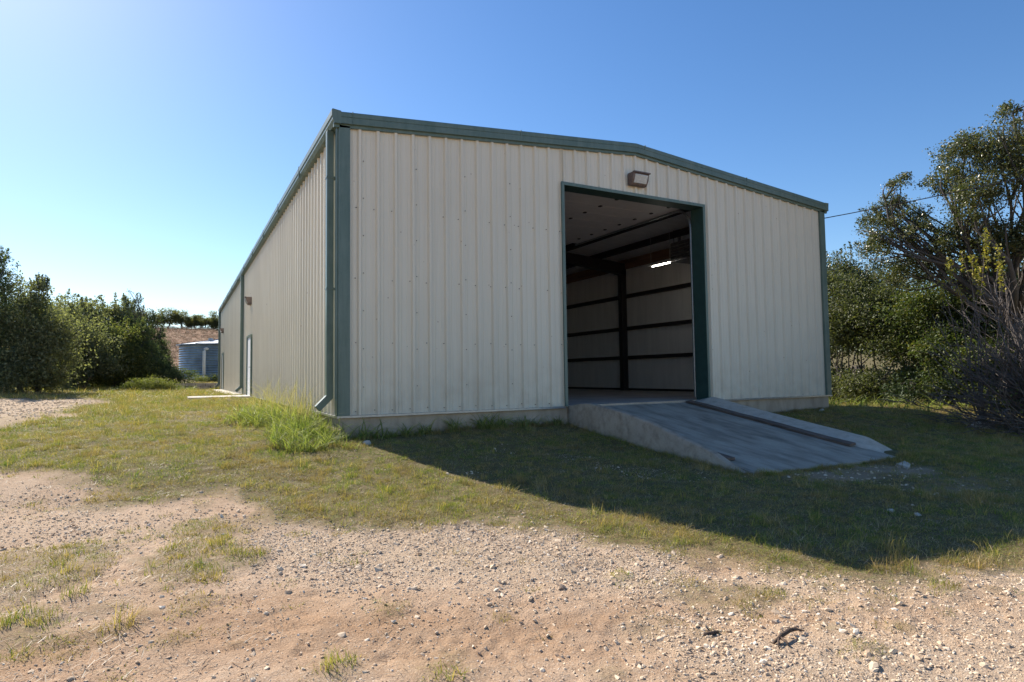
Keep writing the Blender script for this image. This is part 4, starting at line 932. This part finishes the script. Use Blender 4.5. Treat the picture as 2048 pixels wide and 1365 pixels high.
# gravel
def pebble(seed, mat, flat=.55):
    import bmesh
    bm = bmesh.new(); bmesh.ops.create_icosphere(bm, subdivisions=1, radius=.5); q = np.random.default_rng(seed); sx, sy = q.uniform(.7, 1.3, 2)
    for v in bm.verts: v.co = Vector((v.co.x*sx, v.co.y*sy, v.co.z*flat))*float(q.uniform(.6, 1.25))
    me = bpy.data.meshes.new('pebble'); bm.to_mesh(me); bm.free(); me.materials.append(mat); return bpy.data.objects.new('pebble', me)
pebs = [pebble(300+i, M_pebble, .5+.05*i) for i in range(5)]
def fn_grav(x, y):
    g, v = masks(x, y); return np.clip(.14+.86*v, 0, 1)*(.6+.4*sst(.38, .6, fbm(x*1.7+5, y*1.7)))*(1-.45*sst(.3, 1, x)*sst(-6.4, -7, y))*(1-sst(.3, .8, g))*wedge(x, y, .3)
x1, y1 = sample(-4.5, 3.8, -9.0, -1.5, 4200, fn_grav)
d1 = np.hypot(x1+2.27, y1+9.96)
right = sst(.2, 1.2, x1)*sst(-6.6, -7.3, y1)
sz = np.exp(rng.normal(math.log(.0098), .5, len(x1))); sz = np.clip(sz, .004, .045)
x2, y2 = sample(-14, -3.5, 2, 16, 60, lambda x, y: masks(x, y)[1]*(1-masks(x, y)[0])); s2 = rng.uniform(.02, .06, len(x2))
x5, y5 = sample(-5.5, 4.5, -9.2, -.5, 150, lambda x, y: np.clip(.12+.35*masks(x, y)[1]+.75*sst(.1, 1, x)*sst(-6.5, -7.2, y), 0, 1)*(1-sst(.3, .8, masks(x, y)[0]))*wedge(x, y, .3)*(.3+.7*sst(.4, .6, fbm(x*2.3, y*2.3+4)))); s5 = np.clip(np.exp(rng.normal(math.log(.022), .42, len(x5))), .012, .065)
x3, y3 = sample(4, 8, -6.6, -4.3, 90, lambda x, y: (1-masks(x, y)[0])); s3 = rng.uniform(.012, .045, len(x3))
X = np.concatenate([x1, x2, x3, x5]); Y = np.concatenate([y1, y2, y3, y5]); S = np.concatenate([sz, s2, s3, s5])
scatter('gravel', np.stack([X, Y, gz_at(X, Y)+S*.05], 1), rng.random((len(X), 3))*np.array([.9, .9, 6.28]), S[:, None]*rng.uniform(.65, 1.45, (len(X), 3)), rng.integers(0, 5, len(X)), pebs, 'pale limestone gravel strewn over the bare ground', 'gravel')
clods = [pebble(320+i, M_clod, .7) for i in range(3)]
def fn_clod(x, y):
    g, v = masks(x, y); return np.clip(.25+.5*sst(.5, .7, fbm(x*2, y*2)), 0, 1)*(1-g)*(1-.6*v)*wedge(x, y, .3)
X, Y = sample(-4, 4, -9, -3, 700, fn_clod); S = np.clip(np.exp(rng.normal(math.log(.0065), .5, len(X))), .003, .022)
scatter('dirt_clods', np.stack([X, Y, gz_at(X, Y)+S*.02], 1), rng.random((len(X), 3))*np.array([.7, .7, 6.28]), S[:, None]*rng.uniform(.7, 1.4, (len(X), 3)), rng.integers(0, 3, len(X)), clods, 'small dry dirt clods on the bare foreground ground', 'dirt')

def straw(seed, n, mat):
    rg = np.random.default_rng(seed); V = []; F_ = []
    for i in range(n):
        a = rg.random()*6.283; r_ = .11*math.sqrt(rg.random()); x, y = r_*math.cos(a), r_*math.sin(a); d = rg.random()*6.283; ln = rg.uniform(.02, .06); w = rg.uniform(.0007, .0016)
        c_, s_ = math.cos(d), math.sin(d); n0 = len(V); z0, z1 = rg.uniform(.001, .008), rg.uniform(.002, .02)
        V += [(x-s_*w, y+c_*w, z0), (x+s_*w, y-c_*w, z0), (x+c_*ln+s_*w, y+s_*ln-c_*w, z1), (x+c_*ln-s_*w, y+s_*ln+c_*w, z1)]; F_.append((n0, n0+1, n0+2, n0+3))
    me = bpy.data.meshes.new('straw'); me.from_pydata(V, [], F_); me.materials.append(mat); return bpy.data.objects.new('straw', me)
G_litter = m_grass('dead grass litter', (.40, .31, .21), (.48, .39, .28), (.30, .21, .14), .05)
lit = [straw(401, 14, G_litter), straw(402, 9, G_litter)]
def fn_lit(x, y):
    g, v = masks(x, y); return np.clip(.05+.75*sst(.46, .66, fbm(x*2.2+11, y*2.2, 4))+.5*g, 0, 1)*wedge(x, y, .3)
X, Y = sample(-4.5, 4.5, -9, -1, 60, fn_lit)
scatter('straw_litter', np.stack([X, Y, gz_at(X, Y)+.002], 1), np.stack([X*0, X*0, rng.random(len(X))*6.28], 1), np.repeat(rng.uniform(.7, 1.3, len(X))[:, None], 3, 1), rng.integers(0, 2, len(X)), lit, 'dead straw scattered over the dirt and thin grass', 'straw')
